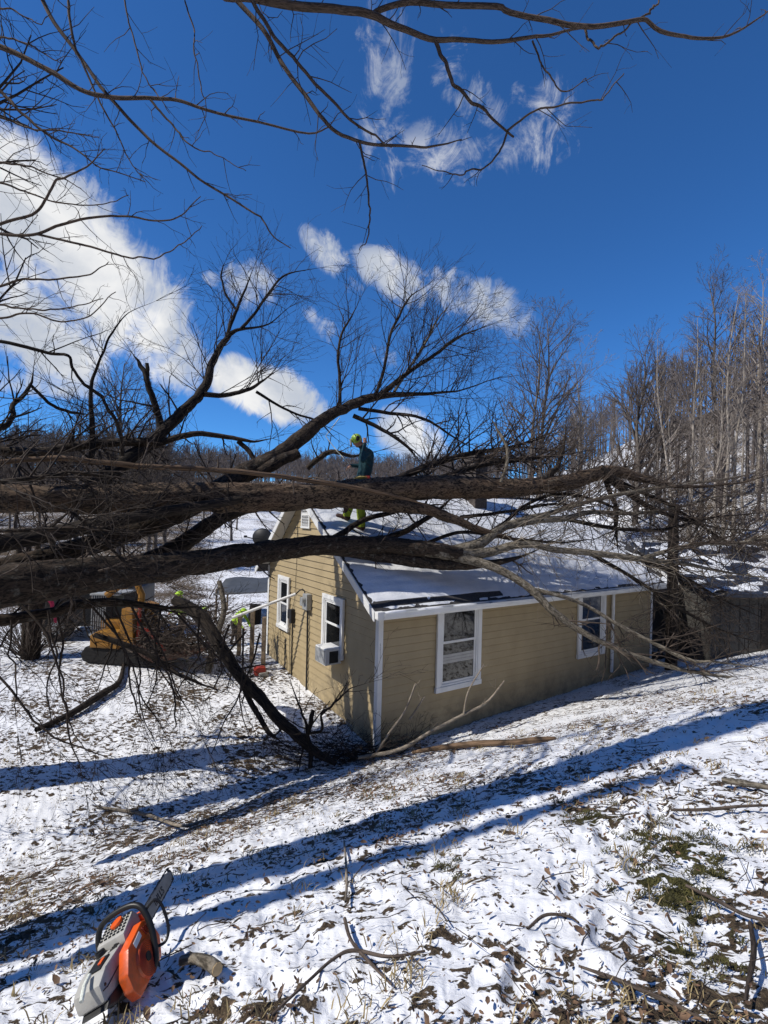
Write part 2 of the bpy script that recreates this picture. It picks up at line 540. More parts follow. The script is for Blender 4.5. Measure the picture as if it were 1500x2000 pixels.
def glass_mat():
    m, nt, b = new_mat('window_glass')
    c = nt.n('ShaderNodeTexCoord').outputs['Object']
    f = nt.noise(c, 1.6, 3, .5)
    nt.l(nt.mix(nt.smooth(f, .4, .6), (.007, .008, .009), (.014, .015, .016)), b.inputs['Base Color'])
    b.inputs['Roughness'].default_value = .05
    b.inputs['Specular IOR Level'].default_value = .9
    bp = nt.n('ShaderNodeBump'); bp.inputs['Strength'].default_value = .03; bp.inputs['Distance'].default_value = .02
    nt.l(nt.noise(c, 3, 2, .5), bp.inputs['Height']); nt.l(bp.outputs[0], b.inputs['Normal'])
    return m
M['glass'] = glass_mat()
M['blind'] = plain('blind', (.42, .41, .38), .7, .06, 8)

def snow_mat(name='snow', speck=.3):
    m, nt, b = new_mat(name)
    c = nt.n('ShaderNodeTexCoord').outputs['Object']
    f = nt.noise(c, 3, 6, .6)
    col = nt.mix(nt.smooth(f, .3, .7), (.68, .695, .72), (.78, .79, .81))
    s = nt.noise(nt.mapping(c, scale=(1, 2.6, 2.6)), 20, 6, .75)
    col = nt.mix(nt.smooth(s, .60, .72, 0, speck), col, (.10, .085, .07))
    b.inputs['Roughness'].default_value = .55
    b.inputs['Specular IOR Level'].default_value = .3
    nt.l(col, b.inputs['Base Color'])
    bp = nt.n('ShaderNodeBump'); bp.inputs['Strength'].default_value = .5; bp.inputs['Distance'].default_value = .02
    nt.l(nt.noise(c, 22, 7, .65), bp.inputs['Height']); nt.l(bp.outputs[0], b.inputs['Normal'])
    return m
M['roof_snow'] = snow_mat('roof_snow', .55)
M['snow'] = snow_mat('snow', .25)

def ground_mat():
    m, nt, b = new_mat('ground')
    c = nt.n('ShaderNodeTexCoord').outputs['Object']
    at_ = nt.n('ShaderNodeAttribute', attribute_name='bare').outputs['Fac']
    mo_ = nt.n('ShaderNodeAttribute', attribute_name='moss').outputs['Fac']
    fine = nt.noise(nt.mapping(c, scale=(.8, 1.25, 1), rot=(0, 0, .5)), 13, 7, .62, .6)
    mid = nt.noise(c, 7, 6, .65, .3)
    k = nt.math('ADD', at_, nt.math('ADD', nt.math('MULTIPLY', nt.math('SUBTRACT', fine, .5), 3.4), nt.math('MULTIPLY', nt.math('SUBTRACT', mid, .5), 1.0)))
    mask = nt.smooth(k, .50, .60)
    snowc = nt.mix(nt.smooth(nt.noise(c, 2.2, 5, .6), .3, .7), (.74, .745, .76), (.84, .845, .85))
    g1 = nt.noise(c, 33, 6, .7)
    g2 = nt.noise(c, 90, 4, .7)
    dirt = nt.mix(nt.smooth(g1, .35, .65), (.028, .020, .013), (.125, .086, .051))
    dirt = nt.mix(nt.smooth(g2, .5, .7, 0, .7), dirt, (.25, .19, .11))
    moss = nt.mix(nt.smooth(g2, .35, .65), (.024, .023, .006), (.095, .086, .020))
    dirt = nt.mix(nt.smooth(mo_, .25, .6), dirt, moss)
    nt.l(nt.mix(mask, snowc, dirt), b.inputs['Base Color'])
    nt.l(nt.smooth(mask, 0, 1, .5, .9), b.inputs['Roughness'])
    b.inputs['Specular IOR Level'].default_value = .3
    hgt = nt.math('ADD', nt.math('MULTIPLY', mask, -.55), nt.math('ADD', nt.math('MULTIPLY', fine, .6), nt.math('MULTIPLY', nt.math('MULTIPLY', g2, mask), .9)))
    bp = nt.n('ShaderNodeBump'); bp.inputs['Strength'].default_value = .9; bp.inputs['Distance'].default_value = .032
    nt.l(hgt, bp.inputs['Height']); nt.l(bp.outputs[0], b.inputs['Normal'])
    return m
M['ground'] = ground_mat()

# ------------------------------------------------------------------ terrain
C0 = np.array([-0.025, 8.9, 0.08])            # near corner of the house
HYAW = R(33.329)
D2 = np.array([math.cos(HYAW), math.sin(HYAW)]); D1 = np.array([-math.sin(HYAW), math.cos(HYAW)])

def vnoise(x, y, seed=0):
    xi = np.floor(x).astype(np.int64); yi = np.floor(y).astype(np.int64)
    xf = x - xi; yf = y - yi
    def h(a, b):
        n = (a * 374761393 + b * 668265263 + seed * 982451653) & 0xffffffff
        n = ((n ^ (n >> 13)) * 1274126177) & 0xffffffff
        return ((n ^ (n >> 16)) & 0xffff) / 65535.0
    u = xf * xf * (3 - 2 * xf); v = yf * yf * (3 - 2 * yf)
    return (h(xi, yi) * (1 - u) + h(xi + 1, yi) * u) * (1 - v) + (h(xi, yi + 1) * (1 - u) + h(xi + 1, yi + 1) * u) * v

def fbm(x, y, oct=4, seed=0, gain=.5):
    s = 0; a = 1; t = 0
    for k in range(oct):
        s = s + a * vnoise(x * 2 ** k + 17.3 * k, y * 2 ** k - 9.1 * k, seed + k); t += a; a *= gain
    return s / t

XD = [-30, -6, -1.5, 0, .8, 1.6, 3, 4, 4.6, 5.5, 7.4, 10, 14, 40]
HD = [.5, .5, .22, .05, .28, .64, 1.30, 1.77, 2.04, 2.34, 2.7, 3.2, 3.8, 5.2]
TH = [-180, -110, -60, -38, -17, 0, 10, 18, 22, 27, 34, 45, 70, 110, 180]
TE = [.75, .40, .06, .065, .062, .068, .07, .085, .11, .155, .195, .24, .30, .35, .50]  # unseen slope behind the camera steepened to block sky fill
TR = [55, 60, 140, 140, 140, 150, 140, 110, 90, 78, 72, 70, 70, 60, 55]
T0 = [9, 12, 24, 24, 24, 26, 24, 22, 21, 20, 19, 18, 18, 12, 9]

def ground_h(x, y):
    x = np.asarray(x, float); y = np.asarray(y, float)
    d = -((x - C0[0]) * D1[0] + (y - C0[1]) * D1[1])
    h = np.interp(d, XD, HD)
    s_ = (x - C0[0]) * D2[0] + (y - C0[1]) * D2[1]
    h = h + .22 * np.clip(s_ / 8, 0, 1) * np.clip(1 - np.abs(d - .3) / 2.5, 0, 1)      # the ground climbs along the long wall
    r = np.hypot(x, y); th = np.degrees(np.arctan2(x, y))
    e = np.interp(th, TH, TE); Rr = np.interp(th, TH, TR); r0 = np.interp(th, TH, T0)
    s = np.clip((r - r0) / (Rr - r0), 0, None)
    s = np.where(s > 1, 1 + .12 * (s - 1), s)
    far = (CZ - .5 + e * Rr) * (s ** 1.15)
    w = np.clip((r - 17) / 10, 0, 1); w = w * w * (3 - 2 * w)
    base = h * (1 - w) + .5 * w
    return base + far + w * (fbm(x / 9, y / 9, 3, 5) - .5) * 1.2 * np.clip(r / 60, 0, 1)

def gz(x, y):
    return float(ground_h(np.array([x]), np.array([y]))[0])

def ghit(px, py):
    d = ray(px, py); s = .4
    while s < 90:
        P = np.array([0, 0, CZ]) + d * s
        if P[2] < gz(P[0], P[1]): return P
        s += .02
    return P

thf = np.radians(np.linspace(-52, 52, 760)); thb = np.radians(np.linspace(52, 308, 90)[1:-1])
th = np.concatenate([thf, thb])
rad = np.concatenate([[.02], .35 * np.exp(np.linspace(0, math.log(420 / .35), 560))])
RR, TT = np.meshgrid(rad, th, indexing='ij')
GX, GY = RR * np.sin(TT), RR * np.cos(TT)
GH = ground_h(GX, GY)
bumpf = np.clip(1.2 - RR / 30, 0, 1)
big = fbm(GX / .75, GY / .75, 4, 11)
fin = fbm(GX / .14, GY / .14, 4, 23, .6)
prox = np.clip(1.0 - RR / 60, 0.25, 1)
# left yard is more trampled and bare than the slope at right
leftness = np.clip((-GX + 1.0) / 4, 0, 1)
dd_ = -((GX - C0[0]) * D1[0] + (GY - C0[1]) * D1[1])
bare = .29 + .84 * (big - .5) + .26 * (fbm(GX / 1.6, GY / 1.6, 2, 63) - .5) + .22 * (fbm(GX / 2.4, GY / 2.4, 3, 41) - .5) + .10 * leftness
TD = np.degrees(TT); TD = np.where(TD > 180, TD - 360, TD)
zone = np.clip((RR - 17) / 6, 0, 1)
bare = bare + zone * (-.04 + .50 * np.clip((TD - 27.5) / 3, 0, 1) + .50 * np.clip((-18.5 - TD) / 3, 0, 1) * np.clip((RR - 19) / 5, 0, 1) + .10 * (fbm(GX / 4, GY / 4, 4, 71) - .5))
bare = bare + .5 * np.clip((-GY - 1) / 2, 0, 1)  # unseen ground behind the camera made bare and dark to cut snow bounce
bare = bare + .45 * np.clip((RR - 62) / 10, 0, 1) * np.where((TD > 13) & (TD < 27.5), 0, 1)
def blob(px, py, r, amp):
    P = ghit(px, py)
    return amp * np.exp(-((GX - P[0]) ** 2 + (GY - P[1]) ** 2) / (r * r))
moss = 0 * GX
for (px, py, r, a) in ((1310, 1720, .16, .9), (1330, 1750, .14, .9), (1290, 1640, .16, .8), (1150, 1590, .2, .6), (1400, 1690, .14, .6), (1340, 1840, .13, .7), (860, 1680, .2, .45), (720, 1560, .3, .45), (1360, 1640, .12, .7)):
    bl = blob(px, py, r, a); moss = moss + bl; bare = bare + .34 * bl
for (px, py, r, a) in ((1440, 1800, .5, .2), (1460, 1950, .35, .15), (450, 1500, .8, .08), (1200, 1560, .5, .08), (150, 1420, 1.5, .06), (640, 1490, .5, .18), (1450, 1550, .6, .16), (560, 1570, .5, .2)):
    bare = bare + blob(px, py, r, a)
for (px, py, r, a) in ((1080, 1800, .25, -.2), (1060, 1700, .2, -.15), (760, 1640, .3, -.14), (480, 1640, .35, -.1)):
    bare = bare + blob(px, py, r, a)
GH = GH + bumpf * ((big - .5) * .08 + (fin - .5) * .085 - .03 * np.clip(bare * 2, 0, 1))
pr_ = random.Random(12)
for (x0, y0, x1, y1, n_) in ((-2.4, 2.6, .2, 7.6, 13), (.5, 1.7, 2.6, 4.4, 10), (-.4, 2.0, -1.3, 2.4, 4)):
    for k in range(n_):
        f = (k + .3 * pr_.random()) / n_
        sd = .11 if k % 2 else -.11
        dx, dy = x1 - x0, y1 - y0; L_ = math.hypot(dx, dy); ux, uy = dx / L_, dy / L_
        cx, cy = x0 + dx * f - uy * sd, y0 + dy * f + ux * sd
        a_ = (GX - cx) * ux + (GY - cy) * uy; b_ = -(GX - cx) * uy + (GY - cy) * ux
        q_ = (a_ / .15) ** 2 + (b_ / .06) ** 2
        GH = GH - .045 * np.exp(-q_ ** 2) + .018 * np.exp(-((np.sqrt(q_) - 1.35) / .3) ** 2)
        bare = bare + .10 * np.exp(-q_ ** 2)
nr, nt_ = GX.shape
V = np.stack([GX, GY, GH], -1).reshape(-1, 3)
ii, jj = np.meshgrid(np.arange(nr - 1), np.arange(nt_), indexing='ij')
j2 = (jj + 1) % nt_
Q = np.stack([ii * nt_ + jj, (ii + 1) * nt_ + jj, (ii + 1) * nt_ + j2, ii * nt_ + j2], -1).reshape(-1)
Q = Q.reshape(-1, 4)[:, ::-1].reshape(-1)
me = mesh_np('ground', V, Q, np.full(len(Q) // 4, 4))
for nm, arr in (('bare', bare), ('moss', moss)):
    a = me.attributes.new(nm, 'FLOAT', 'POINT')
    a.data.foreach_set('value', np.ascontiguousarray(arr.reshape(-1), dtype=np.float32))
link('ground', me, M['ground'], kind='structure', label='snowy hillside yard with bare leafy patches')

# ------------------------------------------------------------------ leaf litter and grass
rg = random.Random(3)
def litter():
    V, L, S = [], [], []
    n = 0
    for _ in range(34000):
        # denser near the camera, thrown over the slope
        px = rg.uniform(-60, 1560); py = 1330 + 720 * rg.random() ** 1.0
        d = ray(px, py)
        Y = rg.uniform(1.6, 9.5) ** 1.0
        x = d[0] / d[1] * Y; y = Y
        c = fbm(np.array([x / .75]), np.array([y / .75]), 4, 11)[0]
        if rg.random() > .12 + 1.5 * max(0, c - .42) * 2: continue
        z = gz(x, y) + rg.uniform(-.004, .018)
        s = rg.uniform(.005, .017) * (1.9 if rg.random() < .10 else 1)
        rot = Matrix.Rotation(rg.uniform(0, 6.28), 3, 'Z') @ Matrix.Rotation(rg.gauss(0, .45), 3, 'X') @ Matrix.Rotation(rg.gauss(0, .45), 3, 'Y')
        w = rg.uniform(.28, .55); k = rg.uniform(-.5, .9)
        P = [(-1, 0, k * .5), (-.45, w, k * .15 + .1), (.35, w * .8, .12), (1, 0, k * .6), (.4, -w * .8, .1), (-.4, -w, k * .2 + .1), (0, 0, -.1)]
        for p in P:
            v = rot @ Vector(p) * s
            V.append((x + v[0], y + v[1], z + v[2] + s * .2))
        for a in range(6):
            L += [n + a, n + (a + 1) % 6, n + 6]; S.append(3)
        n += 7
    return mesh_np('leaf_litter', V, L, S, smooth=False)
def leaf_mat():
    m, nt, b = new_mat('dead_leaf')
    c = nt.n('ShaderNodeTexCoord').outputs['Object']
    f = nt.noise(c, 14, 4, .7)
    nt.l(nt.mix(nt.smooth(f, .3, .7), (.042, .024, .015), (.20, .115, .062)), b.inputs['Base Color'])
    b.inputs['Roughness'].default_value = .75
    return m
M['dead_leaf'] = leaf_mat()
link('leaf_litter', litter(), M['dead_leaf'], kind='stuff', label='brown dead leaves scattered over the patchy snow')

def blades(name, spots, mat, h, lean, n, spread, label):
    V, L, S = [], [], []
    k = 0
    for (x, y, sc_) in spots:
        for _ in range(int(n * sc_)):
            bx = x + rg.gauss(0, spread * sc_); by = y + rg.gauss(0, spread * sc_)
            z = gz(bx, by) - .01
            hh = rg.uniform(.4, 1) * h; a = rg.uniform(0, 6.28); w = rg.uniform(.0015, .0035)
            lx, ly = math.cos(a) * lean * hh, math.sin(a) * lean * hh
            px_, py_ = -math.sin(a) * w, math.cos(a) * w
            V += [(bx - px_, by - py_, z), (bx + px_, by + py_, z), (bx + lx * .4 + px_, by + ly * .4 + py_, z + hh * .6), (bx + lx * .4 - px_, by + ly * .4 - py_, z + hh * .6), (bx + lx, by + ly, z + hh * .85)]
            L += [k, k + 1, k + 2, k + 3, k + 3, k + 2, k + 4]; S += [4, 3]
            k += 5
    link(name, mesh_np(name, V, L, S, smooth=False), mat, kind='stuff', label=label)
M['dry_grass'] = plain('dry_grass', (.26, .20, .10), .8, .4, 8)
M['moss_blade'] = plain('moss_blade', (.055, .050, .012), .85, .4, 12)
sp = []
for _ in range(330):
    px = rg.uniform(-40, 1540); py = rg.uniform(1420, 2040); d = ray(px, py); Y = rg.uniform(1.7, 8.2)
    sp.append((d[0] / d[1] * Y, Y, rg.uniform(.4, 1.1)))
blades('dry_grass', sp, M['dry_grass'], .055, 1.1, 22, .05, 'tufts of dry grass poking through the snow')
sp = []
for (px, py, r, k) in ((1310, 1720, .10, 16), (1330, 1760, .10, 14), (1290, 1640, .13, 14), (1150, 1590, .14, 9), (1400, 1690, .1, 6), (1340, 1850, .12, 9), (860, 1680, .14, 6), (720, 1560, .3, 7), (1360, 1640, .1, 7), (1230, 1660, .1, 5), (1430, 1640, .15, 5)):
    P = ghit(px, py)
    for _ in range(k): sp.append((P[0] + rg.gauss(0, r), P[1] + rg.gauss(0, r), rg.uniform(.5, 1)))
blades('moss_patches', sp, M['moss_blade'], .018, 1.3, 60, .03, 'olive green mossy clumps at the right of the slope')

def twig_litter():
    tb = Tubes()
    for _ in range(420):
        px = rg.uniform(-60, 1560); py = rg.uniform(1400, 2040); d = ray(px, py); Y = rg.uniform(1.6, 9)
        x, y = d[0] / d[1] * Y, Y
        a = rg.uniform(0, 6.28); L = rg.uniform(.05, .32)
        pts = []
        for k in range(4):
            pts.append((x, y, gz(x, y) + .012 + rg.uniform(0, .02)))
            a += rg.gauss(0, .25); x += math.cos(a) * L / 3; y += math.sin(a) * L / 3
        r = rg.uniform(.0015, .004)
        tb.add(pts, [r, r * .9, r * .8, r * .5], 3)
    tb.build('twig_litter', M['twig'], kind='stuff', label='thin broken twigs lying over the snow')
twig_litter()

# ------------------------------------------------------------------ the house (local x along the long wall, y along the gable, z up)
house = empty('house', (C0[0], C0[1], 0), HYAW, label='small tan clapboard house with a snowy gable roof under the fallen tree', cat='house')
HM = Matrix.Translation((C0[0], C0[1], 0)) @ Matrix.Rotation(HYAW, 4, 'Z')
def hw(s, t, z):
    v = HM @ Vector((s, t, z)); return np.array(v)
def hplane(px, py, axis, val):
    """where the view of a photo point meets the house's plane local axis = val"""
    iv = HM.inverted()
    o = iv @ Vector((0, 0, CZ)); d = iv.to_3x3() @ Vector(ray(px, py))
    k = (val - o[axis]) / d[axis]
    return o + d * k
GW = 5.6                 # gable width
APX, APZ = 3.287, 4.99   # ridge
SR, SL = .655, .85       # roof slopes, right and left
OH = .30                 # overhang
L1, L2 = 9.13, 12.3
def roof_z(t): return APZ - SR * (APX - t) if t < APX else APZ - SL * (t - APX)
def roof_hit(px, py):
    iv = HM.inverted()
    o = iv @ Vector((0, 0, CZ)); d = iv.to_3x3() @ Vector(ray(px, py))
    k = (APZ - SR * APX + SR * o[1] - o[2]) / (d[2] - SR * d[1])
    return o + d * k
EZ = roof_z(0) - .12     # underside at the right wall
def laps(tb, lo, hi, edge0, edge1, axis, const, out, step=.148):
    """lapped boards from z lo to hi; edge0/edge1(z) give the span; out is the outward sign on the other axis"""
    z = lo
    while z < hi - .01:
        z1 = min(z + step, hi)
        a0, b0, a1, b1 = edge0(z), edge1(z), edge0(z1), edge1(z1)
        if b0 - a0 < .02: break
        def P(u, w, zz): return (u, const + out * w, zz) if axis == 0 else (const + out * w, u, zz)
        zg = z1 - .011
        tb.quad(P(a0, .032, z), P(b0, .032, z), P(b1, .012, zg), P(a1, .012, zg))
        tb.quad(P(a1, .012, zg), P(b1, .012, zg), P(b1, -.03, zg), P(a1, -.03, zg))
        tb.quad(P(a1, -.03, zg), P(b1, -.03, zg), P(b1, -.03, z1), P(a1, -.03, z1))
        tb.quad(P(a0, -.03, z), P(b0, -.03, z), P(b0, .032, z), P(a0, .032, z))
        z = z1
def span_lo(z):
    return 0.0 if z <= roof_z(0) - .12 else APX - (APZ - .12 - z) / SR
def span_hi(z):
    return GW if z <= roof_z(GW) - .12 else APX + (APZ - .12 - z) / SL
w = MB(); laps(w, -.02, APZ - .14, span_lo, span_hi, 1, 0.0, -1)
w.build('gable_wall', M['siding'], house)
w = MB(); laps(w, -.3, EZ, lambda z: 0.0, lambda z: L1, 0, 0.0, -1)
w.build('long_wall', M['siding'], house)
w = MB()
w.quad((L1, 0, -.3), (L1, GW, -.3), (L1, GW, roof_z(GW) - .12), (L1, APX, APZ - .13), (L1, 0, EZ))
w.quad((0, GW, -.3), (L1, GW, -.3), (L1, GW, roof_z(GW) - .12), (0, GW, roof_z(GW) - .12))
w.quad((.06, .06, -.3), (.06, GW - .06, -.3), (.06, GW - .06, 2.8), (.06, APX, APZ - .25), (.06, .06, EZ - .02))
w.quad((.06, .062, -.3), (L1, .062, -.3), (L1, .062, EZ), (.06, .062, EZ))
w.build('back_wall', M['siding'], house)
MB().box((L1 / 2, GW / 2, -.05), (L1 - .06, GW - .06, .55)).box((.0, 3.2, .1), (.05, 4.7, .22)).build('foundation', M['block'], house)
for (x, y, zt) in ((0, 0, EZ), (0, GW, roof_z(GW) - .14), (L1, 0, EZ)):
    sx = -1 if x == 0 else 1
    sy = -1 if y == 0 else 1
    q = MB().box((x + sx * .030 - sx * .04, y + sy * .034, (zt - .2) / 2), (.10, .012, zt + .18), .003)
    q.box((x + sx * .036, y + sy * .029 - sy * .045, (zt - .2) / 2), (.012, .10, zt + .18), .003)
    q.build('corner_board', M['trim'], house)
# roof slabs
def slab(t0, t1, x0, x1, up, th, mb):
    z0, z1 = roof_z(t0), roof_z(t1)
    if t0 < APX: pass
    P = []
    for (x, t, z) in ((x0, t0, z0), (x1, t0, z0), (x1, t1, z1), (x0, t1, z1)):
        P.append((x, t, z + up))
    B = [(a, b, c - th) for a, b, c in P]
    vs = [mb.bm.verts.new(p) for p in P + B]
    for f in ((0, 1, 2, 3), (7, 6, 5, 4), (0, 4, 5, 1), (1, 5, 6, 2), (2, 6, 7, 3), (3, 7, 4, 0)):
        mb.bm.faces.new([vs[i] for i in f])
RX0, RX1 = -OH, L1 + .18
r_ = MB(); slab(-.30, APX, RX0, RX1, 0, .10, r_); slab(APX, GW + .3, RX0, RX1, 0, .10, r_)
roof = r_.build('roof', M['shingle'], house)
# soffit and fascia on the gable rake
f_ = MB()
for (t0, t1) in ((-.31, APX), (APX, GW + .31)):
    z0, z1 = roof_z(t0), roof_z(t1)
    for (dz0, dz1, xx, ww) in ((-.155, .01, RX0 - .014, .024),):
        vs = [f_.bm.verts.new(p) for p in ((xx - ww / 2, t0, z0 + dz0), (xx + ww / 2, t0, z0 + dz0), (xx + ww / 2, t1, z1 + dz0), (xx - ww / 2, t1, z1 + dz0),
                                           (xx - ww / 2, t0, z0 + dz1), (xx + ww / 2, t0, z0 + dz1), (xx + ww / 2, t1, z1 + dz1), (xx - ww / 2, t1, z1 + dz1))]
        for f in ((0, 1, 2, 3), (7, 6, 5, 4), (0, 4, 5, 1), (1, 5, 6, 2), (2, 6, 7, 3), (3, 7, 4, 0)):
            f_.bm.faces.new([vs[i] for i in f])
f_.build('rake_board', M['trim'], house)
s_ = MB()
for (t0, t1) in ((0.0, APX), (APX, GW)):
    z0, z1 = roof_z(t0) - .112, roof_z(t1) - .112
    s_.quad((RX0 + .01, t0, z0), (-.024, t0, z0), (-.024, t1, z1), (RX0 + .01, t1, z1))
s_.build('soffit', M['soffit'], house)
MB().box((L1 / 2 - .05, -.315, roof_z(-.3) - .075), (L1 + .45, .03, .15), .004).box((L1 / 2 - .05, -.16, EZ + .005 - .09), (L1 + .3, .28, .012)).box((RX0 + .06, -.36, roof_z(-.3) - .05), (.14, .11, .13), .01).build('eave_fascia', M['trim'], house)
g_ = MB()
prof = [(-.33, .0), (-.335, -.07), (-.35, -.105), (-.40, -.11), (-.43, -.07), (-.44, 0.0), (-.43, 0.0), (-.42, -.065), (-.395, -.098), (-.352, -.095), (-.342, -.065), (-.338, 0)]
g_.prism([(y, z + roof_z(-.3) - .02) for y, z in prof], 0, RX0 + .12, RX1)
g_.build('gutter', M['trim'], house)
# snow on the roof
def roof_snow(t0, t1, x0, x1, th, seed):
    nx, ny = 150, 70
    V = []; idx = -np.ones((nx, ny), int)
    xs = np.linspace(x0, x1, nx); ts = np.linspace(t0, t1, ny)
    X, T = np.meshgrid(xs, ts, indexing='ij')
    n = fbm(X * 1.3, T * 1.3, 4, seed); n2 = fbm(X * 5, T * 9, 3, seed + 3)
    edge = np.minimum(np.minimum(X - x0, x1 - X) / .12, np.minimum(T - t0, t1 - T) / .10)
    h = th * np.clip(edge, 0, 1) * (.25 + .8 * n) + .022 * (n2 - .5) - .004 + .005 * np.sin(T * 2 * math.pi / .17)
    # the strip slid off along the lower eave and the ragged edge there
    cut = (T < t0 + .13 + .05 * fbm(X * 2, X * 0 + 3, 3, 8)) & (X < 3.0) & (T > t0 + .06)
    h = np.where(cut, -.02, h)
    h = np.where(fbm(X * 2.6 + 3, T * 4.2, 4, seed + 9) > .95, -.02, h)
    Z = np.vectorize(roof_z)(T) + h
    Vv = np.stack([X, T, Z], -1).reshape(-1, 3)
    i, j = np.meshgrid(np.arange(nx - 1), np.arange(ny - 1), indexing='ij')
    q = np.stack([i * ny + j, (i + 1) * ny + j, (i + 1) * ny + j + 1, i * ny + j + 1], -1).reshape(-1)
    return mesh_np('roof_snow', Vv, q, np.full(len(q) // 4, 4))
link('roof_snow', roof_snow(-.27, APX - .02, RX0 + .05, RX1 - .06, .035, 31), M['roof_snow'], roof)
link('roof_snow', roof_snow(APX + .02, GW + .26, RX0 + .05, RX1 - .06, .05, 57), M['roof_snow'], roof)
for k in range(4):
    x0 = .10 + k * .85 + rnd.uniform(-.1, .1)
    g_ = MB().ball((x0, -.385, roof_z(-.3) - .015), (rnd.uniform(.22, .40), .045, rnd.uniform(.02, .045)), u=14, v=6)
    g_.build('gutter_snow', M['snow'], house, smooth=True)
MB().box((4.4, APX, APZ + .012), (9.3, .22, .02)).build('ridge_cap', M['shingle'], roof)
# windows
def window(axis, u0, u1, z0, z1, sash_split=.5, blind=None, trim_w=.10):
    """axis 0: on the long wall (u = x); axis 1: on the gable (u = y)"""
    def P(u, w, z): return (u, -.038 - w, z) if axis == 0 else (-.038 - w, u, z)
    def S(du, dw, dz): return (du, dw, dz) if axis == 0 else (dw, du, dz)
    um, zm = (u0 + u1) / 2, (z0 + z1) / 2
    W_, H_ = u1 - u0, z1 - z0
    f = MB()
    tw = trim_w
    f.box(P(um, .02, z1 - tw / 2), S(W_, .05, tw), .004).box(P(um, .024, z0 + tw / 2), S(W_ + .03, .062, tw), .004)
    f.box(P(u0 + tw / 2, .02, zm), S(tw, .05, H_ - 2 * tw), .004).box(P(u1 - tw / 2, .02, zm), S(tw, .05, H_ - 2 * tw), .004)
    frame = f.build('window_frame', M['trim'], house)
    a0, a1, b0, b1 = u0 + tw, u1 - tw, z0 + tw, z1 - tw
    j = .035
    f2 = MB()
    f2.box(P(um, .012, b1 - j / 2), S(a1 - a0, .034, j)).box(P(um, .012, b0 + j / 2), S(a1 - a0, .034, j))
    f2.box(P(a0 + j / 2, .012, (b0 + b1) / 2), S(j, .034, b1 - b0 - 2 * j)).box(P(a1 - j / 2, .012, (b0 + b1) / 2), S(j, .034, b1 - b0 - 2 * j))
    f2.build('jamb', M['trim'], frame)
    a0 += j; a1 -= j; b0 += j; b1 -= j
    bm_ = b0 + (b1 - b0) * sash_split
    for (c0, c1, w_) in ((bm_ - .02, b1, .004), (b0, bm_ + .02, -.004)):
        s = MB(); t = .045
        s.box(P((a0 + a1) / 2, w_, c1 - t / 2), S(a1 - a0, .022, t), .003).box(P((a0 + a1) / 2, w_, c0 + t / 2), S(a1 - a0, .022, t), .003)
        s.box(P(a0 + t / 2, w_, (c0 + c1) / 2), S(t, .022, c1 - c0 - 2 * t), .003).box(P(a1 - t / 2, w_, (c0 + c1) / 2), S(t, .022, c1 - c0 - 2 * t), .003)
        s.build('sash', M['trim'], frame)
        MB().box(P((a0 + a1) / 2, w_ - .004, (c0 + c1) / 2), S(a1 - a0 - 2 * t + .006, .004, c1 - c0 - 2 * t + .006)).build('pane', M['glass'], frame)
    if blind:
        c0, c1, cov = blind
        q = MB()
        n = max(2, int((c1 - c0) / .05))
        for k in range(n):
            zz = c0 + (c1 - c0) * (k + .5) / n
            q.box(P((a0 + a1) / 2, cov, zz), S(a1 - a0 - .09, .003, (c1 - c0) / n * .92))
        q.build('blind', M['blind'], frame)
    return frame
window(0, 1.30, 2.48, .89, EZ + .01, .52, blind=(1.42, 1.60, .0045 - .0035))
window(0, 5.735, 6.865, .945, EZ + .01, .52)
window(1, 4.06, 4.80, 1.35, 2.70, .48, trim_w=.09)
wr = window(1, 1.25, 2.19, 1.38, 2.60, .52, trim_w=.09)
# louvred vent high in the gable
v_ = MB(); v_.box((-.045, 3.23, 4.30), (.03, .46, .05)).box((-.045, 3.23, 3.99), (.04, .50, .05))
for y in (3.02, 3.44): v_.box((-.045, y, 4.30), (.035, .05, .62))
for k in range(8): v_.box((-.05, 3.23, 4.05 + k * .068), (.012, .36, .055), rot=Matrix.Rotation(R(-32), 3, 'Y'))
v_.build('gable_vent', M['trim'], house)
MB().box((-.036, 3.23, 4.3), (.006, .4, .58)).build('vent_backing', M['black_metal'], house)
# electric meter, its conduit, the cable box and loose cables on the gable
m_ = MB().box((-.09, 2.93, 2.29), (.13, .24, .36), .012).box((-.13, 3.12, 2.27), (.07, .13, .20), .02)
m_.cyl((-.16, 2.93, 2.33), (-.235, 2.93, 2.33), .075, .065, 16)
mt = m_.build('meter_box', M['grey_metal'], house)
MB().tube([(-.07, 2.93, 2.12), (-.06, 2.92, 1.2), (-.06, 2.91, .15)], .022).build('conduit', M['black_metal'], house)
b_ = MB().box((-.07, 3.93, 1.83), (.10, .15, .22), .012).box((-.075, 3.80, 1.80), (.11, .12, .34), .012); b_.build('cable_box', M['black_metal'], house)
c_ = MB()
c_.tube([(-.04, 3.85, 1.6), (-.045, 3.84, 1.0), (-.04, 3.83, .2)], .016).tube([(-.04, 3.95, 1.7), (-.05, 3.98, 1.2), (-.05, 3.9, .5), (-.04, 3.95, .2)], .008)
c_.tube([(-.04, 3.72, 4.1), (-.04, 3.70, 3.2), (-.05, 3.74, 2.2), (-.05, 3.86, 1.95)], .006)
c_.tube([(-.05, 3.95, 1.9), (-.06, 4.3, 1.5), (-.07, 4.55, 1.25), (-.05, 4.6, .9)], .006)
loop = [(-.05, 3.78 + .11 * math.cos(a), 3.82 + .15 * math.sin(a)) for a in np.linspace(0, 5.6, 14)]
c_.tube(loop, .007)
c_.build('cables', M['cable'], house)
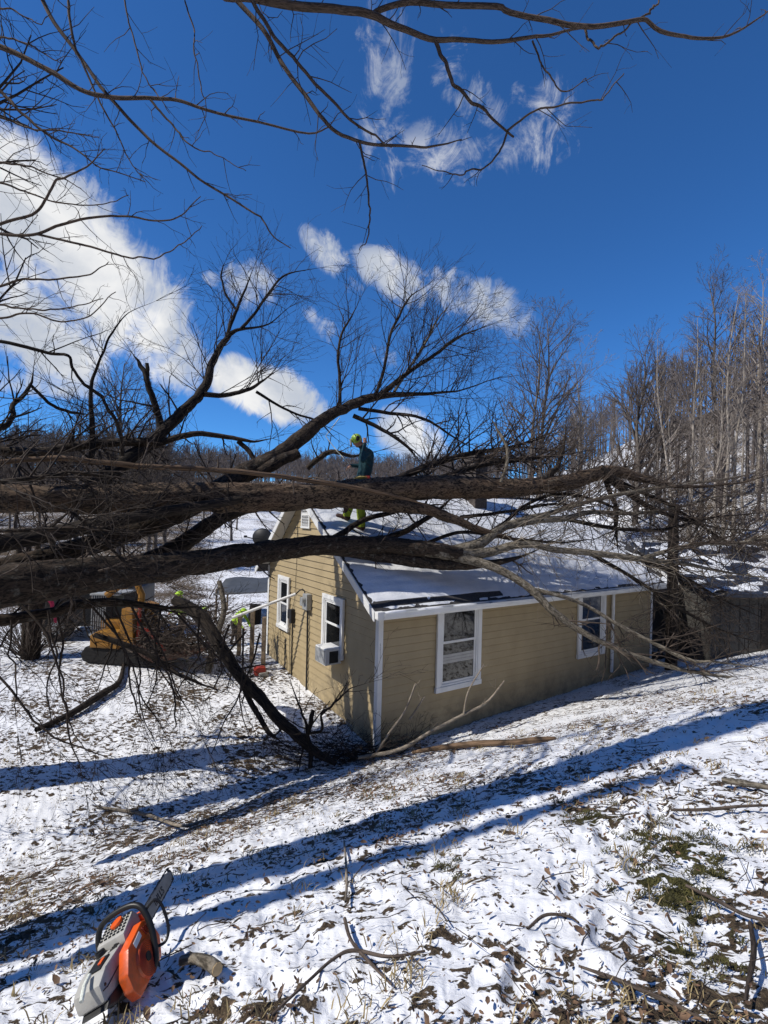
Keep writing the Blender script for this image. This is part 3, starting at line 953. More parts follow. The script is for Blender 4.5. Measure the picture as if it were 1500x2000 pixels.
# downspout
d_ = MB().tube([(7.22, -.38, roof_z(-.3) - .1), (7.2, -.30, EZ - .10), (7.16, -.09, EZ - .28), (7.16, -.08, .42)], .042, 8); d_.build('downspout', M['trim'], house, smooth=True)
# chimney
cbase = roof_hit(931, 992)
ch = MB().box((cbase[0] + .12, cbase[1] + .18, cbase[2] + .55), (.46, .46, 1.75), .01)
for k in range(2): ch.box((cbase[0] + .12, cbase[1] + .18, cbase[2] + 1.36 + .1 * k), (.56 - .04 * k, .56 - .04 * k, .09), .008)
chim = ch.build('chimney', M['brick'], roof)
# lower extension beyond the main block with its dark porch recess
e_ = MB(); laps(e_, -.3, 2.30, lambda z: L1 + 1.55, lambda z: L2, 0, .35, -1); e_.build('extension_wall', M['siding'], house)
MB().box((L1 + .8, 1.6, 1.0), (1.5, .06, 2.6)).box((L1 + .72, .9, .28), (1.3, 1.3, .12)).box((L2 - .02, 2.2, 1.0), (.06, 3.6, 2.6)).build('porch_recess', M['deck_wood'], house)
e_ = MB()
vs = [e_.bm.verts.new(p) for p in ((L1 + .19, -.05, 2.42), (L2 + .35, -.05, 2.42), (L2 + .35, 3.3, 3.75), (L1 + .19, 3.3, 3.75), (L1 + .19, -.05, 2.32), (L2 + .35, -.05, 2.32), (L2 + .35, 3.3, 3.62), (L1 + .19, 3.3, 3.62))]
for f in ((0, 1, 2, 3), (7, 6, 5, 4), (0, 4, 5, 1), (1, 5, 6, 2), (2, 6, 7, 3), (3, 7, 4, 0)): e_.bm.faces.new([vs[i] for i in f])
xr = e_.build('extension_roof', M['shingle'], house)
def ext_snow():
    nx, ny = 50, 46
    X, T = np.meshgrid(np.linspace(L1 + .22, L2 + .3, nx), np.linspace(0.02, 3.2, ny), indexing='ij')
    n = fbm(X * 2.4, T * 3.5, 4, 77)
    Z = 2.42 + (T + .05) * (1.33 / 3.35) + np.where(n > .52, (n - .52) * .25, -.03)
    i, j = np.meshgrid(np.arange(nx - 1), np.arange(ny - 1), indexing='ij')
    q = np.stack([i * ny + j, (i + 1) * ny + j, (i + 1) * ny + j + 1, i * ny + j + 1], -1).reshape(-1)
    return mesh_np('extension_snow', np.stack([X, T, Z], -1).reshape(-1, 3), q, np.full(len(q) // 4, 4))
link('extension_snow', ext_snow(), M['roof_snow'], xr)

# window air conditioner (sits in the gable window)
ac = empty('air_conditioner', tuple(hw(-.02, 1.60, 1.27)), HYAW, label='white window air conditioner sticking out of the sunlit gable window', cat='air conditioner')
MB().box((-.16, 0, .17), (.40, .46, .33), .012).build('casing', M['trim'], ac)
MB().box((-.366, 0, .17), (.012, .42, .28), .003).build('rear_grille', M['grey_metal'], ac)
q = MB()
q.box((-.17, -.232, .16), (.20, .008, .24), .004); q.build('side_vent', M['black_metal'], ac)

# satellite dish by the far eave
dp = at(511, 1050, 13.2)
dish = empty('satellite_dish', tuple(dp), 0, label='black round satellite dish seen against the snow behind the far eave', cat='satellite dish')
d_ = MB(); rings = 6
vs = [[d_.bm.verts.new((.27 * (k / rings) * math.cos(a), -.02 - .10 * (k / rings) ** 2 * -1, .25 * (k / rings) * math.sin(a))) for a in np.linspace(0, 2 * math.pi, 25)[:-1]] for k in range(1, rings + 1)]
c = d_.bm.verts.new((0, -.02, 0))
for i in range(24):
    d_.bm.faces.new((c, vs[0][i], vs[0][(i + 1) % 24]))
    for k in range(rings - 1): d_.bm.faces.new((vs[k][i], vs[k + 1][i], vs[k + 1][(i + 1) % 24], vs[k][(i + 1) % 24]))
dd = d_.build('reflector', M['black_metal'], dish, smooth=True)
md = dd.modifiers.new('thick', 'SOLIDIFY'); md.thickness = .015
MB().tube([(0, .0, -.02), (-.18, -.12, -.03), (-.36, -.22, .02)], .014).box((-.37, -.23, .03), (.07, .09, .06), .01).build('feed_arm', M['black_metal'], dish)
MB().tube([(0, .03, 0), (.1, .1, -.15), (.24, .18, -.38)], .02).build('mount', M['black_metal'], dish)

# white service pipe torn from the meter
p0 = hw(-.10, 3.05, 2.53); p1 = at(455, 1206, 11.7)
sp_ = empty('service_pipe', tuple(p0), 0, label='long white conduit pipe leaning out from the meter on the gable', cat='pipe')
rel = [Vector(p1) - Vector(p0), (Vector(p1) - Vector(p0)) * .5, Vector((0, 0, 0))]
MB().tube([tuple(x) for x in rel[:2]] + [tuple((Vector(p1) - Vector(p0)) * .12)], .035, 10).build('pipe', M['pipe_white'], sp_, smooth=True)
q_ = (Vector(p1) - Vector(p0)) * .12
MB().tube([tuple(q_), tuple(q_ * .6 + Vector((0, 0, .05))), tuple(q_ * .25 + Vector((0, 0, .05))), (0, 0, -.02), (0, 0, -.12)], .016, 8).build('cable', M['cable'], sp_, smooth=True)

# ------------------------------------------------------------------ shed at the far right
sx, sy = 9.15, 13.7
shed = empty('shed', (sx, sy, gz(sx, sy)), R(6), label='low grey weathered shed at the right edge under a tarp strewn roof', cat='shed')
MB().box((2.0, 1.5, .85), (4.0, 3.0, 2.1), .01).build('wall', M['shed_wall'], shed)
q = MB()
for k in range(14): q.box((.15 + k * .29, -.008, .85), (.27, .016, 2.05), .003)
q.build('cladding', M['shed_wall'], shed)
q = MB()
vs = [q.bm.verts.new(p) for p in ((-.3, -.35, 1.9), (4.3, -.35, 1.9), (4.3, 3.3, 3.1), (-.3, 3.3, 3.1), (-.3, -.35, 1.8), (4.3, -.35, 1.8), (4.3, 3.3, 3.0), (-.3, 3.3, 3.0))]
for f in ((0, 1, 2, 3), (7, 6, 5, 4), (0, 4, 5, 1), (1, 5, 6, 2), (2, 6, 7, 3), (3, 7, 4, 0)): q.bm.faces.new([vs[i] for i in f])
srf = q.build('roof', M['tarp'], shed)
nx, ny = 50, 40
X, T = np.meshgrid(np.linspace(-.28, 4.28, nx), np.linspace(-.33, 3.2, ny), indexing='ij')
n_ = fbm(X * 1.7, T * 3.2, 4, 91)
Z = 1.9 + (T + .35) * (1.2 / 3.65) + np.where(n_ > .50, (n_ - .50) * .4, -.04)
i_, j_ = np.meshgrid(np.arange(nx - 1), np.arange(ny - 1), indexing='ij')
q_ = np.stack([i_ * ny + j_, (i_ + 1) * ny + j_, (i_ + 1) * ny + j_ + 1, i_ * ny + j_ + 1], -1).reshape(-1)
link('snow', mesh_np('shed_snow', np.stack([X, T, Z], -1).reshape(-1, 3), q_, np.full(len(q_) // 4, 4)), M['roof_snow'], srf)
MB().box((1.9, -.03, .75), (.75, .03, 1.6), .006).build('door', M['deck_wood'], shed)

# ------------------------------------------------------------------ yard things at the left
def ground_at(px, py, Y):
    P = at(px, py, Y); return np.array([P[0], P[1], gz(P[0], P[1])])
for k, (px, Y, top, lab) in enumerate(((515, 12.3, 1205, 'grey brown wooden fence post closest to the house wall'), (492, 12.7, 1192, 'tallest wooden post standing under the white pipe'), (467, 13.2, 1200, 'wooden post beside the stooping worker in hi vis'))):
    P = ground_at(px, 1260, Y); zt = at(px, top, Y)[2]
    h = zt - P[2]
    q = MB().box((0, 0, h / 2), (.095, .095, h), .008)
    q.build('wooden_post', M['post_wood'], None, label=lab, cat='post', group='wooden posts by the house').location = tuple(P)
# grey canopy behind the house
cpos = ground_at(470, 1200, 17.5)
can = empty('canopy', tuple(cpos), R(8), label='low grey flat canopy on thin posts beyond the far house corner', cat='canopy')
zt = at(470, 1140, 17.5)[2] - cpos[2]
q = MB(); n = 10
g = [[q.bm.verts.new((-.85 + 3.2 * a / n, -.6 + 2.4 * b / n, zt - .30 + .24 * b / n + .05 * math.sin(a * 1.1) * math.sin(b * .8) + .02 * a)) for b in range(n + 1)] for a in range(n + 1)]
for a in range(n):
    for b in range(n): q.bm.faces.new((g[a][b], g[a + 1][b], g[a + 1][b + 1], g[a][b + 1]))
M['canopy'] = plain('canopy', (.055, .06, .066), .6, .15, 3)
cf = q.build('cover', M['canopy'], can, smooth=True)
cf.modifiers.new('thick', 'SOLIDIFY').thickness = .03
for (x, y) in ((-.75, -.5), (2.2, -.5), (-.75, 1.7), (2.2, 1.7)):
    MB().cyl((x, y, 0), (x, y, zt - .1), .035).build('post', M['post_wood'], can)

# yellow compact loader with a brush load
lp = ground_at(262, 1290, 12.6)
ld = empty('loader', tuple(lp), R(-6), label='small yellow tracked loader with a wire cage carrying cut brush', cat='loader')
q = MB()
q.prism([(-.95, .05), (-.75, 0), (.75, 0), (.95, .05), (1.02, .22), (.9, .40), (-.9, .40), (-1.02, .22)], 1, -.62, -.30, .03)
q.build('track', M['rubber'], ld)
q = MB(); q.prism([(-.95, .05), (-.75, 0), (.75, 0), (.95, .05), (1.02, .22), (.9, .40), (-.9, .40), (-1.02, .22)], 1, .30, .62, .03); q.build('track', M['rubber'], ld)
q = MB().box((-.28, 0, .72), (.95, .60, .60), .04).prism([(-.05, .42), (.35, .42), (.30, 1.32), (.02, 1.38)], 1, -.60, -.34, .02).prism([(-.05, .42), (.35, .42), (.30, 1.32), (.02, 1.38)], 1, .34, .60, .02)
q.build('body', M['yellow'], ld)
MB().prism([(-.75, .40), (-.02, .40), (-.02, .82), (-.55, .82), (-.75, .70)], 1, -.66, -.36, .03).box((-.40, -.665, .52), (.32, .012, .12), .02).build('fender', M['yellow'], ld)
q = MB()
for x in np.linspace(-.98, -.62, 7): q.cyl((x, -.30, .62), (x, -.30, 1.62), .013, seg=6)
q.box((-.80, -.30, 1.64), (.46, .05, .05)).box((-.80, -.30, .62), (.46, .05, .05)).box((-.62, 0, 1.66), (.75, .72, .05), .01)
q.build('cage', M['grey_metal'], ld)
MB().tube([(-.5, -.42, 1.66), (-.1, -.42, 1.95), (.25, -.42, 2.05), (.42, -.42, 1.70), (.40, -.42, 1.45)], .085, 8).box((-.25, -.42, 1.92), (.5, .22, .2), .03).build('boom', M['yellow'], ld, smooth=True)
MB().tube([(.42, -.48, 1.40), (.40, -.50, .60)], .045, 8).tube([(.55, -.45, .9), (1.1, -.45, .35)], .04, 8).build('hydraulic_arm', M['red_paint'], ld, smooth=True)
MB().prism([(.35, .40), (.95, .12), (2.1, .42), (2.15, .50), (.95, .22), (.40, .55)], 1, -.70, .55, .01).build('loading_fork', M['rust'], ld)
MB().box((-.8, .1, 1.15), (.5, .5, .9), .05).build('seat', M['black_metal'], ld)

# dark truck behind the loader
tp = ground_at(168, 1270, 14.2)
tk = empty('truck', tuple(tp), R(12), label='black truck half hidden by branches behind the yellow loader', cat='truck')
MB().box((.1, .9, .95), (2.6, 1.9, 1.1), .12).prism([(-.9, 1.45), (-.6, 2.15), (.9, 2.15), (1.2, 1.45)], 1, .05, 1.75, .05).build('body', M['black_metal'], tk)
MB().prism([(-.72, 1.50), (-.50, 2.04), (.8, 2.04), (1.02, 1.50)], 1, .03, .045).build('side_window', M['glass'], tk)
for x in (-.75, .95):
    wl = MB().cyl((x, -.06, .38), (x, .2, .38), .38, seg=24).build('wheel', M['rubber'], tk, smooth=True)
    MB().cyl((x, -.075, .38), (x, -.055, .38), .20, seg=20).build('rim', M['grey_metal'], wl, smooth=True)

# red and white power tool lying by the posts
rp = ground_at(508, 1278, 11.9)
pt = empty('power_tool', tuple(rp), R(30), label='small orange and white power tool lying by the foot of the posts', cat='power tool')
MB().box((0, 0, .11), (.26, .20, .20), .04).build('housing', M['red_paint'], pt)
MB().box((.06, -.04, .04), (.22, .20, .10), .03).build('tank', M['saw_white'], pt)
MB().tube([(-.22 + .13 * math.cos(a), -.02, .14 + .13 * math.sin(a)) for a in np.linspace(0, 2 * math.pi, 17)[:-1]], .012, 6, True).build('guard_ring', M['saw_black'], pt)

def stump_tree(name, px, py, Y, specs, mat, label, cat='tree'):
    P = ground_at(px, py, Y)
    t = empty(name, tuple(P), 0, label=label, cat=cat)
    return t, P

# ------------------------------------------------------------------ people
def capsule_body(segs, balls, mats, name, parent, voxel=.016, smooth_it=3):
    """one continuous body surface from tapered limbs; faces take the material of the nearest limb"""
    mb = MB()
    for (a, b, ra, rb, mi) in segs:
        mb.cyl(a, b, ra, rb, 12); mb.ball(a, (ra,) * 3, u=12, v=8); mb.ball(b, (rb,) * 3, u=12, v=8)
    for (c, s, rot, mi) in balls:
        mb.ball(c, s, rot, 18, 12)
    me = bpy.data.meshes.new('tmp'); mb.bm.to_mesh(me); mb.bm.free()
    tmp = bpy.data.objects.new('tmp', me); COL.objects.link(tmp)
    rm = tmp.modifiers.new('r', 'REMESH'); rm.mode = 'VOXEL'; rm.voxel_size = voxel
    sm = tmp.modifiers.new('s', 'SMOOTH'); sm.factor = .5; sm.iterations = smooth_it
    dg = bpy.context.evaluated_depsgraph_get()
    out = bpy.data.meshes.new_from_object(tmp.evaluated_get(dg))
    bpy.data.objects.remove(tmp); bpy.data.meshes.remove(me)
    out.name = name
    for m in mats: out.materials.append(m)
    nV = len(out.polygons)
    cen = np.zeros(nV * 3, np.float32); out.polygons.foreach_get('center', cen); cen = cen.reshape(-1, 3)
    best = np.full(nV, 1e9); idx = np.zeros(nV, np.int32)
    for (a, b, ra, rb, mi) in segs:
        a = np.array(a); b = np.array(b); ab = b - a
        t = np.clip(((cen - a) @ ab) / (ab @ ab + 1e-9), 0, 1)
        d = np.linalg.norm(cen - a - t[:, None] * ab, axis=1) - (ra + (rb - ra) * t)
        k = d < best; best[k] = d[k]; idx[k] = mi
    for (c, s, rot, mi) in balls:
        d = np.linalg.norm((cen - np.array(c)) / np.array(s), axis=1)
        d = (d - 1) * min(s)
        k = d < best; best[k] = d[k]; idx[k] = mi
    out.polygons.foreach_set('material_index', idx)
    out.polygons.foreach_set('use_smooth', np.ones(nV, bool))
    o = bpy.data.objects.new(name, out); COL.objects.link(o); o.parent = parent
    return o

def hand_segs(w, d, n, curl, mi, side=1, k=1.0):
    """palm and five fingers: wrist w, direction d, palm normal n"""
    w, d, n = Vector(w), Vector(d).normalized(), Vector(n).normalized()
    s = d.cross(n).normalized() * side
    segs = [(tuple(w), tuple(w + d * .085 * k), .026 * k, .034 * k, mi)]
    for i, (off, L) in enumerate(((-.030, .062), (-.010, .076), (.010, .072), (.029, .056))):
        b = w + d * .088 * k + s * off * k
        q = b; dd = d
        for j in range(2):
            dd = (dd * math.cos(curl) + n * math.sin(curl)).normalized()
            e = q + dd * L * .55 * k
            segs.append((tuple(q), tuple(e), .0105 * k, .009 * k, mi)); q = e
    t0 = w + d * .03 * k - s * .024 * k
    t1 = t0 + (d * .6 - s * .7 + n * .3).normalized() * .045 * k
    segs.append((tuple(t0), tuple(t1), .013 * k, .011 * k, mi))
    segs.append((tuple(t1), tuple(t1 + (d * .8 + n * .5).normalized() * .03 * k), .011 * k, .009 * k, mi))
    return segs

# the climber on the roof, seen from his left side, facing left
fh = roof_hit(706, 1036); FW = hw(*fh); YF = FW[1]
far_h = roof_hit(672, 1016); FARW = hw(*far_h)
wk = empty('person', tuple(FW), 0, label='climber in a teal jacket, lime trousers and green helmet standing on the snowy roof', cat='person')
O_ = FW
def J(px, py, dy=0.0):
    return tuple(at(px, py, YF + dy) - O_)
PM = [M['skin'], M['jacket'], M['chaps'], M['boot']]
K = YF / 9.9
neck, chest, belly, pel = J(708, 874), J(716, 890), J(714, 915), J(708, 938)
lsh, rsh = J(718, 884, -.19), J(714, 886, .18)
lel, lwr = J(709, 899, -.36), J(712, 868, -.24)
rel_, rwr = J(709, 911, .22), J(687, 909, .14)
lhip, rhip = J(709, 943, -.09), J(705, 942, .09)
lkn, lan = J(704, 986, -.06), (0.0, .0, .12)
fx = FARW - O_
rkn, ran = J(689, 972, .16), (fx[0] + .06, fx[1], fx[2] + .12)
segs = [(neck, J(706, 869), .058 * K, .058 * K, 0),
        (chest, belly, .155 * K, .145 * K, 1), (belly, pel, .145 * K, .14 * K, 1), (neck, chest, .07 * K, .14 * K, 1), (lsh, rsh, .085 * K, .085 * K, 1),
        (lsh, lel, .068 * K, .055 * K, 1), (lel, lwr, .055 * K, .040 * K, 1), (rsh, rel_, .068 * K, .055 * K, 1), (rel_, rwr, .055 * K, .040 * K, 1),
        (pel, lhip, .13 * K, .105 * K, 2), (pel, rhip, .13 * K, .105 * K, 2),
        (lhip, lkn, .115 * K, .095 * K, 2), (lkn, lan, .095 * K, .078 * K, 2), (rhip, rkn, .115 * K, .095 * K, 2), (rkn, ran, .095 * K, .078 * K, 2)]
def boot_segs(an, toe):
    a = Vector(an); t = Vector(toe)
    return [(tuple(a + Vector((0, 0, .24))), tuple(a - Vector((0, 0, .05))), .088 * K, .066 * K, 3), (tuple(a - Vector((-.03, 0, .06))), tuple(t), .052 * K, .046 * K, 3)]
segs += boot_segs(lan, (-.14, .02, .045))
segs += boot_segs(ran, (ran[0] - .20, ran[1] + .02, ran[2] - .02))
segs += hand_segs(lwr, Vector(J(713, 850, -.19)) - Vector(lwr), (-.3, .9, .1), .45, 0, 1, K)
segs += hand_segs(rwr, Vector(J(679, 913, .12)) - Vector(rwr), (.2, -.2, -1), .55, 0, -1, K)
hc = Vector(J(698, 860))
fwd = Vector((-.78, -.06, -.62)).normalized()           # looking down to the left
up_ = Vector((-.60, 0, .80)).normalized()
balls = [(tuple(hc), (.098 * K, .078 * K, .118 * K), None, 0), (tuple(hc + fwd * .05 - up_ * .04), (.062 * K, .058 * K, .062 * K), None, 0),
         (tuple(hc + fwd * .112 - up_ * .015), (.018 * K, .014 * K, .02 * K), None, 0), (tuple(hc + fwd * .075 - up_ * .105), (.034 * K, .032 * K, .028 * K), None, 0),
         (tuple(hc - up_ * .02 - Vector((0, .078 * K, 0))), (.022, .012, .032), None, 0)]
capsule_body(segs, balls, PM, 'body', wk, .013, 2)
# helmet with visor and ear muffs
hel = MB()
rotH = up_.to_track_quat('Z', 'Y').to_matrix()
hel.ball(tuple(hc + up_ * .035 * K), (.128 * K, .112 * K, .105 * K), rotH, 20, 14)
he = hel.build('helmet', M['helmet'], wk, smooth=True)
MB().ball(tuple(hc + up_ * .02 - Vector((0, .105 * K, 0)) - fwd * .02), (.045 * K, .028 * K, .055 * K), None, 12, 10).build('ear_muff', M['saw_black'], he, smooth=True)
MB().ball(tuple(hc + up_ * .02 + Vector((0, .105 * K, 0)) - fwd * .02), (.045 * K, .028 * K, .055 * K), None, 12, 10).build('ear_muff', M['saw_black'], he, smooth=True)
q = MB()
q.tube([tuple(hc + up_ * (.05 + .092 * math.cos(a)) * K + Vector((0, math.sin(a) * .116 * K, 0)) - fwd * .02) for a in np.linspace(-1.9, 1.9, 15)], .012, 6)
q.build('helmet_band', M['saw_black'], he, smooth=True)
q = MB(); side = Vector((0, 1, 0))
g = [[q.bm.verts.new(hc + fwd * (.125 + .07 * b) * K + up_ * (.10 - .12 * b) * K + side * (math.sin(a) * .10 * K) - fwd * (1 - math.cos(a)) * .08) for b in np.linspace(0, 1, 5)] for a in np.linspace(-1.1, 1.1, 9)]
for a in range(8):
    for b in range(4): q.bm.faces.new((g[a][b], g[a + 1][b], g[a + 1][b + 1], g[a][b + 1]))
vo = q.build('visor', M['grey_metal'], he, smooth=True); vo.modifiers.new('t', 'SOLIDIFY').thickness = .006
# climbing harness, tool pouch, lanyard
pv = Vector(pel)
q = MB()
q.tube([tuple(pv + Vector((math.cos(a) * .165 * K, math.sin(a) * .165 * K, .05 + .01 * math.sin(3 * a)))) for a in np.linspace(0, 2 * math.pi, 19)[:-1]], .026, 6, True)
for hp, s in ((lhip, -1), (rhip, 1)):
    h_ = Vector(hp)
    q.tube([tuple(h_ + Vector((math.cos(a) * .118 * K, math.sin(a) * .118 * K, -.07 + .03 * math.cos(a)))) for a in np.linspace(0, 2 * math.pi, 15)[:-1]], .02, 6, True)
q.build('harness', M['harness'], wk, smooth=True)
MB().box(tuple(pv + Vector((.12, -.13, -.03))), (.11, .07, .24), .02).tube([tuple(pv + Vector((.16, -.12, .05))), tuple(pv + Vector((.19, -.14, -.12))), tuple(pv + Vector((.15, -.15, -.2)))], .018).build('pouch', M['red_paint'], wk)
MB().tube([tuple(pv + Vector((-.14, -.08, .04))), tuple(pv + Vector((-.24, -.06, -.06))), tuple(pv + Vector((-.20, -.10, -.18))), tuple(pv + Vector((-.11, -.14, -.05)))], .012).box(tuple(pv + Vector((-.17, -.1, .06))), (.07, .03, .05), .008).build('karabiners', M['grey_metal'], wk, smooth=True)
# his rope runs from the far hand up to the limb
rp0 = at(681, 905, YF + .12); rp1 = at(636, 852, YF + .25); rp2 = at(664, 815, YF + .3)
ro = empty('rope', tuple(rp0), 0, label='thin pale climbing rope running from the climber hand to the limb above', cat='rope')
MB().tube([(0, 0, 0), tuple((rp1 - rp0) * .5 + np.array([.0, 0, -.03])), tuple(rp1 - rp0), tuple((rp1 - rp0) * .45 + (rp2 - rp0) * .55), tuple(rp2 - rp0)], .0095, 6).build('line', M['rope'], ro, smooth=True)

def ground_worker(px, py, Y, height_px, face, stoop, top, bottom, hat, label, base=None):
    P = ground_at(px, py, Y) if base is None else base
    k = height_px * Y / F / 1.8
    root = empty('person', tuple(P), face, label=label, cat='person', group='ground crew by the loader')
    st = stoop
    hip = Vector((0, 0, .92)); ch = hip + Vector((-.46 * math.sin(st), 0, .46 * math.cos(st))); nk = ch + Vector((-.14 * math.sin(st), 0, .14 * math.cos(st)))
    hd = nk + Vector((-.12 * math.sin(st + .25), 0, .13 * math.cos(st + .2)))
    S = []
    def add(a, b, ra, rb, m): S.append((tuple(Vector(a) * k), tuple(Vector(b) * k), ra * k, rb * k, m))
    add(hip, ch, .15, .165, 1); add(ch, nk, .15, .07, 1); add(nk, hd, .055, .055, 0)
    for s in (-1, 1):
        sh = ch + Vector((0, s * .19, .02)); el = sh + Vector((-.10 - .14 * math.sin(st), s * .06, -.27)); wr = el + Vector((-.20, -s * .05, -.10 if st < .5 else -.2))
        add(sh, el, .07, .055, 1); add(el, wr, .055, .04, 1)
        S.extend(hand_segs(tuple(wr * k), (-.8, 0, -.5), (0, -s, -.2), .5, 0, s, k))
        hp = hip + Vector((0, s * .09, 0)); kn = Vector((-.06 - .05 * s, s * .11, .48)); an = Vector((.04 * s, s * .12, .08))
        add(hp, kn, .105, .075, 2); add(kn, an, .075, .055, 2); add(an + Vector((0, 0, -.02)), an + Vector((-.16, 0, -.035)), .052, .045, 3)
    hh = hd * k
    capsule_body(S, [(tuple(hh), (.095 * k, .078 * k, .115 * k), None, 0), (tuple(hh + Vector((-.1 * k, 0, -.02 * k))), (.018 * k, .015 * k, .02 * k), None, 0)], [M['skin'], top, bottom, M['boot']], 'body', root, .022 * k, 2)
    MB().ball(tuple(hh + Vector((0, 0, .035 * k))), (.125 * k, .108 * k, .10 * k)).cyl(tuple(hh + Vector((-.01 * k, 0, .03 * k))), tuple(hh + Vector((-.01 * k, 0, .045 * k))), .155 * k, .15 * k, 18).build('helmet', hat, root, smooth=True)
    return root
ground_worker(457, 1242, 14.2, 84, R(150), .75, M['hivis'], M['cloth_dark'], M['hivis'], 'stooping worker in a lime hi vis top beside the wooden posts')
ground_worker(408, 1226, 13.9, 80, R(-20), .25, M['cloth_dark'], M['cloth_dark'], M['helmet'], 'worker in dark clothes and a lime helmet right of the brush load')
ground_worker(356, 1250, 14.6, 96, R(20), .15, M['hivis'], M['cloth_dark'], M['hivis'], 'worker in lime hi vis standing behind the loader and its brush')
# pale log post standing left of the crew, dark mossy stump by the canopy
P = ground_at(404, 1325, 11.9); z1 = at(428, 1135, 12.6)
sg = empty('birch_trunk', tuple(P), 0, label='slim pale leaning trunk standing in front of the canopy', cat='tree')
tb = Tubes(); pts = spline([(0, 0, -.1), (.10, .2, .7), (.22, .45, 1.4), tuple(z1 - P)], 20); tb.add(pts, np.linspace(.085, .06, 20), 10); tb.build('trunk', M['bark_pale'], sg)
tb = Tubes(); r5 = random.Random(5); spawn(tb, pts, np.full(20, .03), r5, 2.5, .35, 1, (.4, .9), 1, (0, 0, .4)); tb.build('twigs', M['twig'], sg)
P = ground_at(497, 1172, 17.0)
st_ = MB().cyl((0, 0, -.1), (.05, 0, .62), .24, .20, 14).build('stump', M['bark_dark'], None, smooth=True, label='short black mossy stump under the edge of the canopy', cat='stump'); st_.location = tuple(P)
# pink marker ribbons on the shrub at the left
P = ground_at(100, 1200, 12.4); zt = at(100, 1170, 12.4)[2]
q = MB(); q.tube([(-.05, 0, zt - P[2]), (0, .02, zt - P[2] - .12), (.04, 0, zt - P[2] - .30)], [.06, .05, .03], 6).tube([(.05, 0, zt - P[2] - .28), (.10, .03, zt - P[2] - .6)], [.05, .03], 6)
q.build('ribbon', M['pink'], None, label='pink marker ribbon hanging in the shrub at the far left', cat='ribbon').location = tuple(P)

# ------------------------------------------------------------------ chainsaw lying in the snow
sxw, syw = ghit(262, 1925)[:2]
saw = empty('chainsaw', (sxw, syw, gz(sxw, syw) + .075), 0, label='orange and white chainsaw lying on its side in the snow at lower left', cat='chainsaw')
saw.rotation_euler = (R(-4), R(-30), R(5))
saw.scale = (.74, .74, .74)
q = MB()
q.box((-.015, -.02, .05), (.15, .36, .17), .025).box((-.02, .10, .09), (.17, .12, .12), .02)
q.build('crankcase', M['saw_dark'], saw)
q = MB()
q.prism([(-.36, .10), (-.345, .185), (-.25, .212), (-.08, .205), (-.06, .09), (-.18, .05), (-.31, .06)], 0, -.105, .055, .018)
wh = q.build('rear_housing', M['saw_white'], saw, smooth=True)
MB().box((-.015, -.205, .213), (.085, .105, .012), .006).build('switch_panel', M['saw_black'], wh)
MB().box((.005, -.20, .222), (.022, .045, .010), .004).build('switch', M['orange'], wh)
q = MB()
for k in range(4): q.box((.02 + .0, -.115 + k * .016, .205), (.05 - .006 * k, .006, .008), rot=Matrix.Rotation(R(20), 3, 'Z'))
q.build('cooling_slots', M['saw_black'], wh)
MB().cyl((-.06, -.10, .20), (-.06, -.10, .228), .030, .026, 14).box((-.06, -.10, .231), (.05, .012, .010), .004).build('cover_knob', M['saw_black'], saw, smooth=True)
q = MB().tube([(-.02, -.28, .225), (-.0, -.36, .228), (.01, -.43, .20)], .011, 8); q.build('starter_cord', M['rope'], saw, smooth=True)
q = MB()
for (y, z) in ((-.31, .155), (-.12, .15), (-.22, .085)): q.cyl((.0545, y, z), (.058, y, z), .008, .008, 10)
q.tube([(.056, -.34, .145), (.057, -.30, .135), (.057, -.18, .14), (.057, -.08, .125)], .003, 5)
q.build('seam_and_screws', M['saw_black'], wh)
MB().prism([(-.38, .07), (-.30, .03), (-.16, .02), (-.12, .06), (-.20, .075), (-.33, .095)], 0, -.09, .062, .012).build('rear_grip', M['saw_black'], wh)
# lattice top cover with the round badge
q = MB()
q.prism([(-.075, .19), (-.06, .235), (.09, .265), (.13, .20), (.10, .15), (-.06, .15)], 0, -.10, .075, .012)
tc_ = q.build('top_cover', M['saw_white'], saw, smooth=True)
q = MB()
for k in range(6):
    y0 = -.045 + k * .021
    for i in range(6):
        x0 = -.083 + i * .027
        q.box((x0 + .004, y0 + .012, .2405 + (y0 + .06) * .2 + .0005), (.015, .0095, .006), 0, rot=Matrix.Rotation(R(11), 3, 'X'))
q.build('grille_holes', M['saw_black'], tc_)
MB().cyl((-.01, .045, .256), (-.012, .043, .2705), .038, .036, 24).build('badge', M['orange'], tc_, smooth=True)
# starter side cover, orange, facing up to the right
q = MB()
q.prism([(-.235, -.05), (-.26, .02), (-.25, .10), (-.16, .19), (.03, .205), (.10, .165), (.12, .03), (.05, -.055)], 0, .072, .135, .014)
so = q.build('starter_cover', M['orange'], saw, smooth=True)
q = MB().cyl((.132, -.075, .045), (.148, -.075, .045), .098, .090, 36); q.build('fan_ring', M['orange'], so, smooth=True)
q = MB()
for k in range(7):
    r0 = .03 + k * .009
    q.tube([(.1495, -.075 + r0 * math.cos(a), .045 + r0 * math.sin(a)) for a in np.linspace(0, 2 * math.pi, 25)[:-1]], .0018, 4, True)
q.build('fan_slots', M['red_paint'], so)
MB().cyl((.146, -.07, .05), (.153, -.07, .05), .026, .024, 18).build('fan_hub', M['saw_black'], so, smooth=True)
MB().box((.1385, -.075, .165), (.004, .085, .034), .003, rot=Matrix.Rotation(R(6), 3, 'X')).build('label', M['label_white'], so)
q = MB()
for k in range(4): q.box((.137, .005 + k * .02, .155 - k * .006), (.006, .008, .055), .002, rot=Matrix.Rotation(R(16), 3, 'X'))
q.build('air_slots', M['red_paint'], so)
MB().box((.06, .135, .16), (.07, .05, .10), .01).build('shroud', M['orange'], saw)
